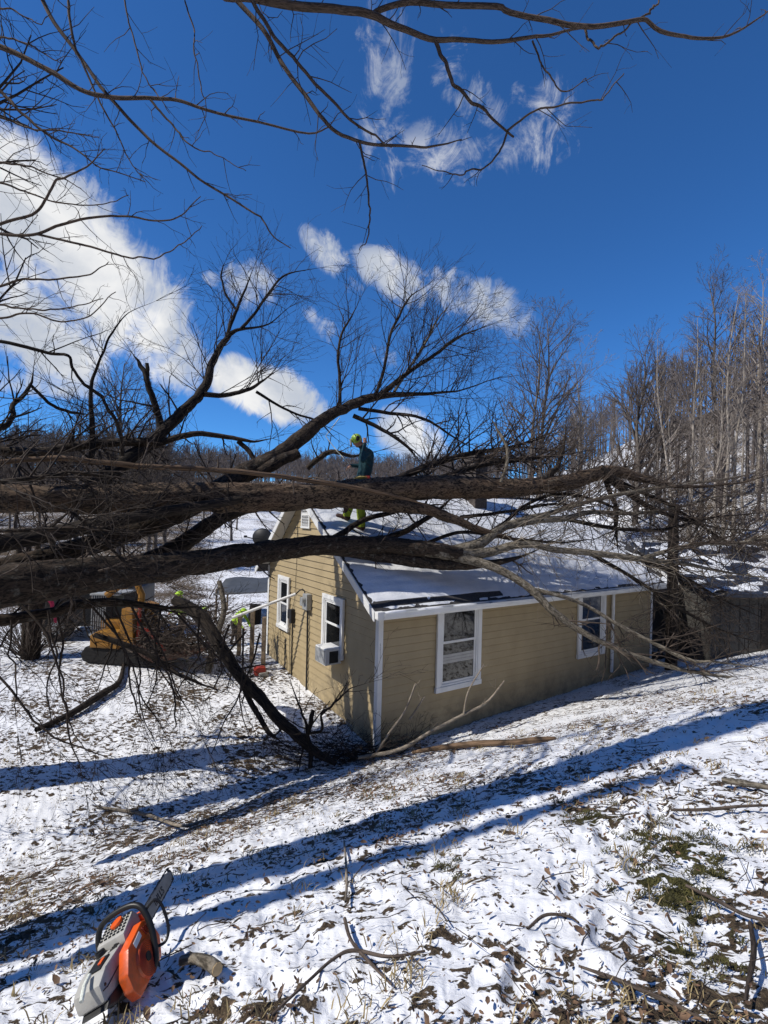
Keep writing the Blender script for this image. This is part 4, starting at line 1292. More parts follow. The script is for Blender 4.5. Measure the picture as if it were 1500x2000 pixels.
# wrap handle, hand guard, muffler
hp = [(-.145, -.03, .06), (-.155, .02, .17), (-.145, .06, .25), (-.10, .085, .29), (.0, .095, .30), (.095, .09, .285), (.145, .07, .235), (.165, .03, .13), (.155, -.03, .0), (.12, -.06, -.05)]
MB().tube([tuple(p) for p in spline(hp, 40)], .0175, 12).build('front_handle', M['saw_black'], saw, smooth=True)
gp = [(.14, .085, .22), (.195, .115, .24), (.225, .115, .19), (.225, .08, .07), (.20, .04, .02), (.155, .01, .03)]
MB().tube([tuple(p) for p in spline(gp, 26)], .009, 8).build('hand_guard', M['saw_black'], saw, smooth=True)
MB().box((-.02, .17, .09), (.12, .07, .13), .02).tube([(.02, .15, .2), (.05, .10, .235), (.03, .03, .22)], .02).build('muffler', M['saw_dark'], saw)
# guide bar, chain, lettering
q = MB()
out = [(.10, .02), (.10, .116), (.74, .112), (.795, .092), (.815, .068), (.795, .044), (.74, .024)]
q.prism(out, 0, -.068, -.058, .002)
bar = q.build('guide_bar', M['steel'], saw)
q = MB()
edge = [(y, z + (.006 if z > .066 else -.006)) for y, z in out[1:]] + [(.10, .014)]
path = spline([(-.063, y, z) for y, z in edge], 90)
q.tube([tuple(p) for p in path], .0045, 5)
for k in range(2, 88, 2):
    p = path[k]; q.box((p[0], p[1], p[2]), (.010, .014, .011), .002)
q.build('chain', M['saw_dark'], bar)
cu = bpy.data.curves.new('lettering', 'FONT'); cu.body = 'STIHL'; cu.size = .068; cu.extrude = .0008; cu.align_x = 'CENTER'; cu.align_y = 'CENTER'
to = bpy.data.objects.new('tmp_text', cu); COL.objects.link(to)
lm = bpy.data.meshes.new_from_object(to.evaluated_get(bpy.context.evaluated_depsgraph_get()))
bpy.data.objects.remove(to)
lo = link('lettering', lm, M['saw_black'], bar)
# text faces +x, its letters run down the bar from the tip towards the body
lo.matrix_local = Matrix(((0, 0, 1, -.0568), (-1, 0, 0, .56), (0, -1, 0, .066), (0, 0, 0, 1))) @ Matrix.Rotation(R(180), 4, 'Z') @ Matrix.Rotation(R(180), 4, 'Z')

# cut stick by the saw, larger cut log at the foot of the house, loose sticks on the slope
def stick(name, ctrl, mat, label, cat='stick', group=None, sides=8, ends=None, lift=.02, twigs=0, seed=1):
    """ctrl: photo points lying on the ground with half width in photo pixels"""
    P = []
    for (px, py, r) in ctrl:
        g = ghit(px, py); rr = r * g[1] / F
        P.append([g[0], g[1], g[2] + rr * .8 + lift, rr])
    s = spline(P, max(10, 5 * len(P)))
    o0 = s[0, :3].copy(); o0[2] = gz(o0[0], o0[1])
    root = empty(name, tuple(o0), 0, label=label, cat=cat, group=group)
    tb = Tubes(); tb.add(s[:, :3] - o0, s[:, 3], sides)
    if twigs:
        spawn(tb, s[:, :3] - o0, s[:, 3], random.Random(seed), twigs, .2, 1, (.1, .4), 1, (0, 0, .2), 1.0, dict(rmin=.0016), rcap=.006)
    ob = tb.build('stem', mat, root)
    if ends:
        for k in ((0, 1) if ends == 2 else (0,)):
            q = MB()
            a, b = (s[0], s[1]) if k == 0 else (s[-1], s[-2])
            d = Vector(a[:3] - b[:3]).normalized(); c = Vector(a[:3] - o0)
            q.cyl(tuple(c - d * .004), tuple(c + d * .003), a[3] * .98, a[3] * .9, sides)
            q.build('cut_face', M['fresh_wood'], root)
    return root
stick('cut_stick', [(352, 1892, 8), (378, 1888, 9), (405, 1897, 11), (424, 1912, 12)], M['bark_pale'], 'short thick cut stick lying in the snow beside the chainsaw', ends=2)
stick('cut_log', [(806, 1474, 3), (860, 1467, 5), (930, 1460, 6), (1000, 1457, 5.5), (1050, 1453, 6), (1085, 1447, 3)], M['torn_wood'], 'peeling tan branch lying along the foot of the shaded wall', cat='log', ends=1)
stick('ground_limb', [(70, 1432, 5), (140, 1400, 6.5), (200, 1362, 7), (232, 1338, 5), (242, 1300, 3)], M['bark_dark'], 'dark broken limb lying in the left yard below the loader', cat='branch', twigs=3, seed=4)
stick('long_twig', [(530, 1995, 2.5), (600, 1930, 3), (650, 1885, 3), (690, 1868, 3.5), (760, 1880, 3), (830, 1868, 2)], M['twig'], 'long thin twig running up from the bottom edge in the middle', cat='twig', group='twigs lying on the slope', sides=6)
stick('long_twig', [(673, 1805, 3.5), (682, 1840, 3.5), (700, 1868, 3.5), (740, 1910, 3), (765, 1935, 2)], M['twig'], 'forked twig crossing the middle of the long bottom twig', cat='twig', group='twigs lying on the slope', sides=6)
stick('long_twig', [(1130, 1898, 2), (1200, 1925, 4), (1270, 1955, 4), (1345, 1990, 4), (1380, 2010, 3)], M['twig'], 'brown twig slanting down to the bottom edge at right', cat='twig', group='twigs lying on the slope', sides=6, twigs=3, seed=6)
stick('long_twig', [(1465, 1815, 4), (1472, 1870, 5), (1462, 1930, 4), (1455, 1970, 3)], M['twig_dark'], 'dark upright twig near the lower right corner', cat='twig', group='twigs lying on the slope', sides=6)
stick('long_twig', [(1340, 1740, 3), (1400, 1770, 3.5), (1460, 1800, 3.5), (1530, 1815, 3)], M['twig'], 'twig trailing right from the largest moss patch', cat='twig', group='twigs lying on the slope', sides=6)
stick('long_twig', [(1410, 1533, 5), (1450, 1540, 6), (1520, 1550, 5)], M['bark_pale'], 'thick short stick at the right edge of the sunny slope', cat='twig', group='twigs lying on the slope', sides=7)
stick('long_twig', [(1310, 1590, 2.5), (1380, 1590, 3.5), (1450, 1583, 3), (1530, 1580, 2)], M['twig'], 'thin stick lying level above the moss patches at right', cat='twig', group='twigs lying on the slope', sides=6)
stick('long_twig', [(1030, 1825, 2.5), (1065, 1798, 3), (1110, 1800, 2.5), (1130, 1812, 2)], M['twig'], 'small arched twig in the snow right of the bottom centre', cat='twig', group='twigs lying on the slope', sides=6)
stick('long_twig', [(190, 1582, 3), (280, 1595, 3), (350, 1618, 3), (395, 1608, 2)], M['twig_pale'], 'pale twig below the broad shadow in the left foreground', cat='twig', group='twigs lying on the slope', sides=6, twigs=2, seed=8)
stick('long_twig', [(672, 1650, 2), (676, 1700, 2.5), (677, 1740, 3), (674, 1770, 2)], M['twig_pale'], 'dead straw coloured stem standing left of the thin shadow', cat='twig', group='twigs lying on the slope', sides=6)

# ------------------------------------------------------------------ the fallen tree
FT0 = at(-420, 1100, 4.6); FT0[2] = gz(FT0[0], FT0[1])
ftree = empty('fallen_tree', (0, 0, 0), 0, label='huge fallen tree whose bare dark trunks and limbs stretch across the house roof', cat='fallen tree')
ftree.location = tuple(FT0)
tr = random.Random(21)

def furrow(pts, rads, sides, seed, amp=.10, wob=.10, extra=None):
    """a tube with furrowed, knobbly bark modelled in the surface"""
    tb = Tubes(); tb.add(pts, rads, sides)
    V, L, U = tb.arrays()
    n = len(pts)
    V = V.reshape(n, sides, 3)
    c = np.asarray(pts)[:, None, :]
    ang = np.arange(sides)[None, :] / sides
    arc = np.concatenate([[0], np.cumsum(np.linalg.norm(np.diff(pts, axis=0), axis=1))])[:, None]
    k = np.arange(sides)
    per = sides
    a_ = ang * 26
    a_ = a_ + 2.2 * (fbm(arc * 5 + seed, ang * 9 + arc, 2, seed + 2) - .5)
    nz = fbm(arc * 5.5 + np.sin(ang * 6.28) * .6 + seed, a_ + arc * .3, 3, seed) - .5
    seam = np.minimum(ang, 1 - ang) * 12
    nz = nz * np.clip(seam, 0, 1)
    lw = fbm(arc * 1.3 + seed, np.cos(ang * 6.283) * 1.2 + 5, 3, seed + 5) - .5
    V = (c + (V - c) * (1 + amp * nz[..., None] + wob * 2 * lw[..., None])).reshape(-1, 3)
    if extra is not None:
        V2, L2_, U2 = extra.arrays()
        L = np.concatenate([L, L2_ + len(V)]); U = np.concatenate([U, U2]); V = np.concatenate([V, V2])
    return mesh_np('trunk', V.reshape(-1, 3), L, np.full(len(L) // 4, 4), U)

def ft_path(ctrl, n, wob=0.0):
    p, r = pxpath(ctrl, n)
    if max(c[3] for c in ctrl) < 9.5: r = r * .78
    if ctrl[-1][3] <= 4: r = r * np.interp(np.linspace(0, 1, n), [0, .72, 1], [1, 1, .22])
    p = p - FT0
    if wob:
        s = tr.randint(0, 9999)
        t = np.linspace(0, len(ctrl) * 1.6, n)
        for a in range(3):
            p[:, a] += (fbm(t, t * 0 + s + a * 7.7, 3, s) - .5) * wob * np.clip(np.linspace(0, 3, n), 0, 1) * np.clip(np.linspace(3, 0, n) + .25, 0, 1)
    return p, r

def limb(name, ctrl, mat, n=40, sides=8, rough=None, twigs=None, tmat='twig_dark', wob=.05, parent=ftree):
    p, r = ft_path(ctrl, n, wob)
    tb = None
    cnt = 0
    if twigs:
        tb = Tubes()
        for tw in (twigs if isinstance(twigs, list) else [twigs]):
            kw = dict(tw); cnt += spawn(tb, p, r, tr, kw.pop('per'), **kw)
        if ctrl[-1][3] <= 4:                      # the tip runs out into fine twigs
            e = p[-1] - p[-4]; e = e / (np.linalg.norm(e) + 1e-9)
            for _ in range(3):
                grow(tb, tuple(p[-1]), norm3(tuple(e + np.array([tr.gauss(0, .22) for _ in range(3)]))), tr.uniform(.5, 1.0), max(r[-1], .004), 2, tr, dict(dens=4, wob=.14, rmin=.0027, bias=(.03, 0, .05), ang=(20, 50)))
    if rough:
        ob = link(name, furrow(p, r, sides, rough, .34, .10, tb if 0 < cnt < 9 else None), M[mat], parent)
    else:
        t0 = tb if (cnt and cnt < 9) else Tubes()     # a few stray twigs stay part of their limb
        t0.add(p, r, sides); ob = t0.build(name, M[mat], parent)
    if cnt >= 9:
        tb.build('twigs', M[tmat], ob)
    return ob

UPW = dict(bias=(.0, 0, .35), up=1.0)
# main trunks lying across the view
A_ = [(-420, 985, 5.6, 30), (-150, 978, 6.2, 28), (0, 974, 6.6, 27), (200, 975, 7.1, 28), (400, 973, 7.8, 28), (600, 969, 8.8, 26), (740, 957, 9.5, 25), (860, 952, 9.95, 23), (1000, 952, 10.4, 18), (1100, 943, 10.7, 16), (1190, 920, 11, 13), (1260, 936, 11.2, 9), (1330, 950, 11.4, 6), (1440, 944, 11.7, 4), (1510, 925, 11.9, 3)]
limb('trunk', A_, 'bark_log', 260, 56, rough=11, wob=.06, tmat='twig',
     twigs=[dict(per=6.0, t0=.62, t1=1, L=(.5, 1.6), lev=2, bias=(.1, 0, .1)), dict(per=3.2, t0=.04, t1=.6, L=(.3, .9), lev=1, bias=(.1, 0, .2))])
limb('limb', [(640, 972, 9.0, 16), (700, 980, 9.3, 15), (760, 986, 9.55, 14), (830, 994, 9.7, 11), (880, 1012, 9.8, 9), (930, 1032, 9.9, 7), (985, 1048, 10, 5), (1040, 1058, 10.1, 3)], 'bark_log', 70, 20, rough=13,
     twigs=dict(per=6, t0=.3, L=(.3, 1.0), lev=2, bias=(.1, 0, .1)))
limb('torn_strip', [(-120, 908, 6.0, 6), (0, 903, 6.3, 7), (60, 897, 6.5, 7), (130, 895, 6.7, 7), (220, 905, 6.9, 7), (320, 913, 7.2, 7), (480, 922, 7.8, 6.5), (600, 938, 8.4, 6), (700, 954, 8.9, 6), (780, 972, 9.15, 5), (830, 985, 9.3, 4), (862, 1000, 9.4, 2)], 'torn_wood', 70, 10, rough=17, wob=.04,
     twigs=dict(per=2.0, t0=.05, t1=.7, L=(.2, .6), lev=1, bias=(0, 0, .1)), tmat='twig')
B_ = [(-380, 1195, 4.4, 46), (-120, 1165, 5.1, 43), (0, 1147, 5.5, 40), (150, 1127, 6.2, 34), (300, 1109, 7, 28), (400, 1096, 7.6, 24), (500, 1082, 8.3, 21), (560, 1072, 8.7, 20), (640, 1064, 9.1, 18.5), (740, 1064, 9.45, 17), (830, 1072, 9.6, 15.5), (900, 1083, 9.7, 12.5), (960, 1077, 9.8, 9), (1020, 1063, 9.9, 7), (1090, 1074, 10, 6), (1200, 1085, 10.1, 6), (1260, 1092, 10.2, 5.5), (1330, 1100, 10.3, 5), (1420, 1118, 10.4, 4), (1530, 1132, 10.5, 3)]
BL = [q for q in B_ if q[0] <= 900]
limb('trunk', BL, 'bark_limb', 200, 48, rough=23, wob=.06, tmat='twig', twigs=dict(per=2.6, t0=.05, t1=.95, L=(.3, .9), lev=1, bias=(0, 0, .1)))
RT = dict(per=8.5, t0=.12, L=(.5, 2.0), lev=2, bias=(.10, 0, .02), rcap=.011, o=dict(wob=.2, dens=3.2, rmin=.003))
limb('limb', [q for q in B_ if q[0] >= 830], 'bark_pale', 90, 14, rough=29, twigs=RT, tmat='twig_pale')
limb('limb', [(640, 1075, 9.2, 9), (720, 1083, 9.45, 12), (800, 1094, 9.6, 13), (880, 1103, 9.7, 11), (950, 1101, 9.8, 8), (1010, 1090, 9.9, 5), (1060, 1070, 10, 3)], 'bark_limb', 50, 14, rough=31, twigs=dict(per=2, t0=.4, L=(.3, .8), lev=1))
limb('limb', [(870, 1080, 9.75, 12), (930, 1064, 9.9, 11), (962, 1044, 10, 10), (1000, 1022, 10.2, 7), (1080, 1000, 10.4, 5), (1180, 972, 10.6, 4), (1300, 950, 10.8, 3.5), (1420, 935, 11, 3), (1510, 916, 11.2, 2)], 'bark_pale', 60, 10, twigs=RT, tmat='twig')
limb('limb', [(985, 1030, 10.15, 8), (1040, 1018, 10.3, 9), (1100, 1013, 10.5, 8), (1160, 1000, 10.7, 6), (1240, 1003, 11, 5), (1330, 990, 11.2, 3.5), (1400, 970, 11.3, 3), (1510, 962, 11.4, 2)], 'bark_pale', 60, 10, twigs=RT, tmat='twig')
limb('limb', [(880, 1085, 9.7, 10), (960, 1106, 9.5, 8), (1030, 1146, 9.35, 7.5), (1080, 1195, 9.25, 7), (1140, 1236, 9.2, 6), (1220, 1273, 9.2, 5), (1320, 1305, 9.2, 4.5), (1420, 1322, 9.2, 4.5), (1530, 1331, 9.2, 3.5)], 'bark_pale', 80, 12, rough=37, twigs=dict(per=4.5, t0=.3, L=(.35, 1.5), lev=2, bias=(.15, 0, .05)), tmat='twig')
limb('limb', [(1035, 1150, 9.35, 6), (1100, 1166, 9.3, 5), (1150, 1186, 9.3, 4.5), (1230, 1233, 9.2, 5), (1300, 1268, 9.1, 5), (1350, 1290, 9, 4.5), (1400, 1293, 8.9, 4), (1530, 1312, 8.8, 3)], 'bark_pale', 60, 10, twigs=dict(per=5, t0=.3, L=(.35, 1.5), lev=2, bias=(.15, 0, .05)), tmat='twig_dark')
limb('limb', [(1255, 1091, 10.2, 6), (1300, 1076, 10.2, 5.5), (1360, 1062, 10.2, 5), (1430, 1061, 10.3, 4), (1530, 1044, 10.4, 3)], 'bark_pale', 30, 10, twigs=dict(per=9, t0=.1, L=(.4, 1.5), lev=2, bias=(.1, 0, .1)), tmat='twig_dark')
limb('limb', [(1170, 915, 10.9, 10), (1200, 940, 10.9, 9), (1220, 958, 11, 7), (1260, 985, 11.1, 5), (1320, 1010, 11.2, 4), (1400, 1030, 11.4, 3), (1510, 1040, 11.6, 2)], 'bark_dark', 40, 10, twigs=RT, tmat='twig')
limb('limb', [(1178, 918, 10.9, 8), (1190, 960, 11, 6), (1205, 1000, 11.1, 5), (1202, 1040, 11.2, 4), (1210, 1090, 11.3, 2)], 'bark_dark', 30, 8, twigs=dict(per=4, L=(.3, 1), lev=2))
limb('limb', [(1000, 950, 10.3, 9), (1060, 936, 10.5, 8), (1085, 916, 10.6, 7), (1097, 885, 10.7, 4.5), (1104, 850, 10.8, 3), (1106, 800, 11, 2)], 'bark_limb', 30, 8, twigs=dict(per=4, L=(.3, .9), lev=2), tmat='twig')
limb('limb', [(720, 960, 9.5, 9), (800, 925, 10.2, 9), (850, 905, 10.5, 8), (920, 886, 11, 6.5), (1000, 872, 11.4, 5), (1080, 850, 11.8, 3)], 'bark_dark', 40, 10, twigs=dict(per=13, t0=.2, L=(.5, 1.8), lev=2, bias=(.1, 0, .1)), tmat='twig_dark')
limb('limb', [(780, 960, 9.7, 7), (870, 930, 10.3, 7), (960, 905, 10.9, 6), (1050, 895, 11.4, 4.5), (1150, 880, 12, 3)], 'bark_dark', 40, 10, twigs=dict(per=13, t0=.1, L=(.5, 1.8), lev=2, bias=(.1, 0, .15)), tmat='twig')
limb('limb', [(978, 942, 9.9, 3.5), (990, 905, 9.9, 4), (988, 872, 9.95, 4.5), (972, 838, 10, 3.5), (955, 815, 10, 2)], 'bark_pale', 24, 8)
for c_ in ([(1180, 925, 11, 6), (1250, 960, 11.1, 5), (1330, 1000, 11.2, 4), (1420, 1060, 11.2, 3), (1510, 1110, 11.2, 2)], [(1100, 1013, 10.6, 5), (1190, 1030, 10.8, 5), (1290, 1035, 11, 4), (1400, 1010, 11.2, 3), (1510, 1000, 11.4, 2)],
           [(1150, 1080, 10.1, 5), (1240, 1130, 10.2, 4.5), (1330, 1190, 10.3, 4), (1420, 1235, 10.3, 3), (1510, 1262, 10.3, 2)], [(1230, 1085, 10.2, 5), (1320, 1120, 10.4, 4), (1410, 1170, 10.5, 3), (1510, 1215, 10.5, 2)],
           [(960, 1046, 10.2, 5), (1030, 985, 10.7, 4), (1110, 965, 11, 4), (1220, 1000, 11.2, 3), (1320, 1050, 11.3, 2)]):
    limb('limb', c_, 'bark_dark', 40, 8, twigs=dict(per=11, t0=.08, L=(.4, 1.7), lev=2, bias=(.05, 0, .0), rcap=.012, o=dict(wob=.24, rmin=.003)), tmat='twig_dark')
for c_ in ([(640, 1058, 9.75, 8), (670, 1040, 10.1, 8), (705, 1018, 10.45, 7), (760, 1002, 10.9, 6), (820, 988, 11.4, 4), (880, 985, 11.8, 3)], [(700, 1062, 9.9, 7), (770, 1046, 10.3, 8), (815, 1024, 10.6, 7), (850, 1002, 11, 6), (890, 965, 11.4, 4)],
           [(820, 1066, 10.1, 5), (900, 1040, 10.7, 4.5), (1000, 1052, 11.2, 4), (1090, 1060, 11.6, 3), (1180, 1050, 12, 2)], [(900, 1010, 10.6, 5), (990, 1000, 11.4, 4), (1080, 985, 12, 3), (1170, 990, 12.5, 2)]):
    limb('limb', c_, 'bark_limb', 36, 9, twigs=dict(per=7, t0=.15, L=(.4, 1.5), lev=2, bias=(.05, 0, .0), rcap=.012, o=dict(wob=.2, rmin=.003)), tmat='twig_dark')
# limbs rising against the sky
SKY = dict(dens=3.4, wob=.12, ratio=(.42, .85), ang=(20, 50), kmax=8, rmin=.0027)
limb('limb', [(0, 1112, 6.2, 20), (150, 1072, 7, 20), (300, 1022, 7.8, 20), (400, 974, 8.4, 19.5), (480, 926, 9, 18), (540, 894, 9.3, 17), (600, 846, 9.7, 14.5), (650, 808, 10, 11), (700, 786, 10.3, 9), (745, 775, 10.5, 7), (840, 768, 11, 4.5), (900, 762, 11.3, 3.5), (970, 738, 11.6, 3)], 'bark_limb', 130, 24, rough=41, wob=.08,
     twigs=[dict(per=9.0, t0=.56, L=(.6, 2.2), lev=3, rcap=.012, o=SKY, **UPW), dict(per=1.0, t0=.3, t1=.6, L=(.5, 1.2), lev=2, o=SKY, **UPW)])
limb('limb', [(735, 778, 10.5, 8), (800, 726, 10.8, 5.5), (850, 692, 11, 4.5), (900, 656, 11.2, 3), (965, 632, 11.4, 2)], 'bark_limb', 36, 8, twigs=dict(per=8, t0=.12, L=(.6, 2.0), lev=3, rcap=.014, o=SKY, bias=(.1, 0, .1), up=.3))
limb('limb', [(733, 775, 10.5, 4.5), (750, 720, 10.6, 4), (762, 655, 10.7, 3.5), (782, 610, 10.8, 3), (802, 580, 10.9, 2.5), (836, 556, 11, 1.8)], 'bark_limb', 30, 7, twigs=dict(per=9, t0=.2, L=(.5, 1.5), lev=2, rcap=.012, o=SKY, **UPW))
limb('limb', [(770, 765, 10.6, 4), (795, 725, 10.8, 3.5), (830, 670, 10.9, 3), (850, 630, 11, 2.5), (880, 592, 11, 1.8)], 'bark_pale', 30, 7, twigs=dict(per=9, t0=.2, L=(.5, 1.5), lev=2, rcap=.012, o=SKY, **UPW))
limb('limb', [(664, 802, 10.1, 5), (664, 740, 10.2, 4), (660, 695, 10.2, 3.5), (668, 650, 10.3, 3), (690, 612, 10.3, 2), (705, 580, 10.3, 1.5)], 'bark_limb', 30, 7, twigs=dict(per=9, t0=.15, L=(.5, 1.6), lev=2, rcap=.012, o=SKY, **UPW))
limb('limb', [(690, 812, 10.2, 6), (740, 835, 10.2, 5), (790, 868, 10.3, 4), (818, 898, 10.3, 3)], 'bark_dark', 24, 7, twigs=dict(per=5, L=(.4, 1.1), lev=2, bias=(.1, 0, -.1)))
limb('limb', [(700, 798, 10.3, 5), (760, 806, 10.4, 4.5), (830, 818, 10.6, 3.5), (880, 850, 10.8, 2.5), (930, 880, 11, 2)], 'bark_dark', 24, 7, twigs=dict(per=6, L=(.4, 1.3), lev=2, bias=(.1, 0, -.05)))
limb('limb', [(600, 915, 11.6, 7), (625, 893, 11.6, 7), (650, 882, 11.6, 6), (690, 890, 11.7, 4), (740, 880, 11.8, 3)], 'bark_limb', 24, 8, twigs=dict(per=4, L=(.3, .7), lev=1))
limb('limb', [(150, 985, 7.8, 16), (200, 938, 8.1, 15), (245, 903, 8.4, 14.5), (292, 867, 8.7, 12.5), (335, 825, 9, 11), (375, 786, 9.3, 9.5), (400, 756, 9.5, 8.5), (415, 706, 9.7, 7), (440, 662, 9.9, 5.5), (470, 643, 10, 4.2), (520, 635, 10.2, 3), (565, 600, 10.4, 2.5)], 'bark_dark', 110, 20, rough=43, wob=.07,
     twigs=[dict(per=6, t0=.48, L=(.6, 1.9), lev=3, rcap=.014, o=SKY, **UPW), dict(per=1.2, t0=.1, t1=.5, L=(.4, 1.2), lev=2, o=SKY, **UPW)])
limb('limb', [(398, 770, 9.4, 7), (440, 772, 9.6, 6), (480, 762, 9.7, 5), (510, 745, 9.8, 3.5), (545, 722, 10, 2)], 'bark_dark', 30, 8, twigs=dict(per=7, t0=.1, L=(.6, 1.8), lev=3, rcap=.012, o=SKY, **UPW))
limb('limb', [(442, 658, 9.9, 4.5), (462, 606, 10, 4), (475, 575, 10, 3), (497, 520, 10.1, 2)], 'bark_dark', 24, 7, twigs=dict(per=5, t0=.2, L=(.4, 1.1), lev=2, rcap=.01, o=SKY, **UPW))
limb('limb', [(470, 643, 10, 4.5), (500, 610, 10.1, 3.5), (530, 565, 10.2, 3), (560, 535, 10.3, 2.4), (625, 523, 10.4, 1.5)], 'bark_dark', 30, 7, twigs=dict(per=10, t0=.2, L=(.5, 1.5), lev=2, rcap=.01, o=SKY, bias=(.1, 0, -.05), up=.2))
limb('limb', [(462, 606, 10, 3), (440, 572, 10, 2.6), (432, 535, 10, 2.2), (441, 508, 10, 1.5)], 'bark_dark', 20, 6, twigs=dict(per=5, t0=.3, L=(.25, .7), lev=1, rcap=.008, **UPW))
limb('limb', [(500, 765, 9.8, 4), (560, 800, 10, 3), (620, 825, 10.1, 2.5), (660, 860, 10.2, 2)], 'bark_dark', 24, 7, twigs=dict(per=6, L=(.4, 1.2), lev=2, bias=(.1, 0, 0)))
limb('limb', [(300, 870, 8.75, 9), (345, 855, 8.9, 8), (390, 847, 9, 7), (440, 853, 9.2, 6), (490, 862, 9.3, 4.5), (532, 856, 9.4, 3.5)], 'bark_limb', 30, 10, twigs=dict(per=3, L=(.3, .9), lev=2))
limb('limb', [(465, 862, 9.3, 6), (488, 882, 9.3, 6), (500, 906, 9.3, 6)], 'bark_limb', 14, 8)
limb('limb', [(316, 838, 8.9, 9), (304, 792, 8.85, 8), (289, 757, 8.8, 7.5), (282, 728, 8.8, 6.5), (270, 706, 8.8, 5), (258, 689, 8.8, 3.5)], 'bark_dark', 30, 9, twigs=dict(per=3, t0=.1, t1=.7, L=(.3, .9), lev=2))
limb('limb', [(286, 742, 8.8, 6), (288, 722, 8.8, 5), (287, 709, 8.8, 4.5)], 'bark_dark', 8, 7)
limb('limb', [(505, 925, 9, 12), (545, 902, 9.15, 12), (583, 884, 9.3, 10)], 'bark_limb', 14, 12)
# the left tangle
limb('limb', [(-100, 852, 6, 8), (0, 838, 6.5, 7), (24, 815, 6.6, 6.5), (28, 790, 6.7, 5.5), (46, 770, 6.8, 5), (62, 745, 6.9, 4), (66, 715, 7, 3)], 'bark_dark', 40, 9, twigs=dict(per=4.5, t0=.3, L=(.4, 1.1), lev=2, o=SKY, **UPW))
limb('limb', [(60, 752, 6.9, 4), (100, 790, 7.1, 4), (140, 805, 7.3, 4), (175, 810, 7.5, 3.5)], 'bark_dark', 24, 7, twigs=dict(per=4, L=(.3, .9), lev=2))
limb('limb', [(177, 908, 8, 7.5), (181, 850, 8, 7), (178, 790, 8, 5.5), (182, 742, 8, 4), (196, 702, 8, 3), (215, 655, 8, 2.5), (250, 612, 8, 1.8), (305, 588, 8.1, 1.3)], 'bark_dark', 44, 8, twigs=dict(per=4, t0=.2, L=(.4, 1.1), lev=2, rcap=.01, o=SKY, **UPW))
limb('limb', [(-60, 662, 6, 5), (0, 667, 6, 4.5), (60, 680, 6.1, 4.5), (100, 690, 6.2, 4), (138, 696, 6.2, 3.6), (142, 722, 6.25, 3.6), (165, 752, 6.3, 4), (200, 773, 6.4, 4.5), (204, 786, 6.4, 4), (225, 817, 6.5, 4.5), (236, 850, 6.6, 5), (240, 890, 6.7, 5)], 'bark_dark', 60, 8, twigs=dict(per=2.5, t0=.2, L=(.3, .9), lev=2))
limb('limb', [(-200, 1100, 5.2, 20), (0, 1062, 6, 18), (120, 1040, 6.5, 16), (260, 1010, 7, 13), (380, 990, 7.4, 10), (470, 975, 7.8, 8)], 'bark_dark', 70, 20, rough=47, twigs=dict(per=4, t0=.05, L=(.3, .9), lev=2))
limb('limb', [(230, 1115, 7.5, 15), (330, 1078, 8, 17), (400, 1032, 8.5, 16), (455, 998, 9, 14), (520, 985, 9.4, 12), (600, 975, 9.8, 9), (660, 955, 10, 6)], 'bark_dark', 60, 16, rough=49, twigs=dict(per=3, t0=.05, L=(.3, .9), lev=2))
limb('limb', [(-80, 1228, 6, 14), (0, 1212, 6.3, 12), (100, 1196, 6.7, 11), (160, 1181, 7, 10), (240, 1178, 7.3, 8), (330, 1187, 7.6, 5), (410, 1184, 7.8, 3)], 'bark_limb', 50, 12, rough=53, twigs=dict(per=3.0, t0=.1, L=(.5, 1.3), lev=2, bias=(.1, 0, -.5)), tmat='twig_dark')
for (c_, ) in (([(-60, 945, 5.4, 6), (60, 935, 5.6, 6), (150, 925, 5.9, 5), (230, 935, 6.1, 4), (320, 955, 6.3, 3)],), ([(-60, 1040, 5, 5), (80, 1035, 5.3, 5), (200, 1032, 5.6, 4), (290, 1048, 5.9, 3)],),
              ([(-60, 870, 7.5, 10), (60, 885, 7.8, 10), (180, 868, 8.2, 9), (300, 862, 8.6, 8)],), ([(120, 985, 5.5, 4), (200, 1050, 5.6, 3.5), (255, 1108, 5.7, 3), (330, 1145, 5.8, 2)],)):
    limb('limb', c_, 'bark_limb', 34, 9, twigs=dict(per=15, t0=.05, L=(.4, 1.5), lev=2, bias=(.1, 0, 0)), tmat='twig_dark')
# thin drooping twigs hanging in front of the yard
for c_ in ([(25, 1165, 6.2, 3), (80, 1222, 6.2, 3), (110, 1280, 6.2, 2.8), (121, 1340, 6.3, 2.6), (128, 1400, 6.3, 2.4), (150, 1480, 6.4, 2), (168, 1555, 6.4, 1.5)],
           [(110, 1195, 6.8, 3), (122, 1260, 6.8, 2.6), (118, 1330, 6.8, 2.2), (140, 1420, 6.8, 1.6), (190, 1500, 6.8, 1.3)],
           [(180, 1185, 7, 3), (240, 1260, 7, 2.6), (260, 1360, 7, 2.2), (285, 1430, 7, 1.6)],
           [(255, 1180, 7.3, 3), (330, 1330, 7.3, 2.4), (345, 1400, 7.3, 2), (330, 1440, 7.3, 1.3)],
           [(-30, 1290, 6, 3), (40, 1370, 6, 3), (90, 1430, 6, 2.6), (180, 1470, 6.1, 1.8), (250, 1490, 6.1, 1.2)]):
    limb('hanging_twig', c_, 'twig_dark', 34, 5, twigs=dict(per=3.0, t0=.15, L=(.3, .9), lev=2, bias=(.05, 0, -.3)), wob=.10)
limb('limb', [(185, 1240, 8.4, 6), (230, 1255, 8.4, 7), (300, 1283, 8.5, 6), (340, 1312, 8.6, 5), (390, 1335, 8.7, 4), (440, 1352, 8.8, 2.5)], 'bark_dark', 34, 9, twigs=dict(per=3.5, t0=.1, L=(.3, 1.1), lev=2, bias=(.1, 0, -.2)))

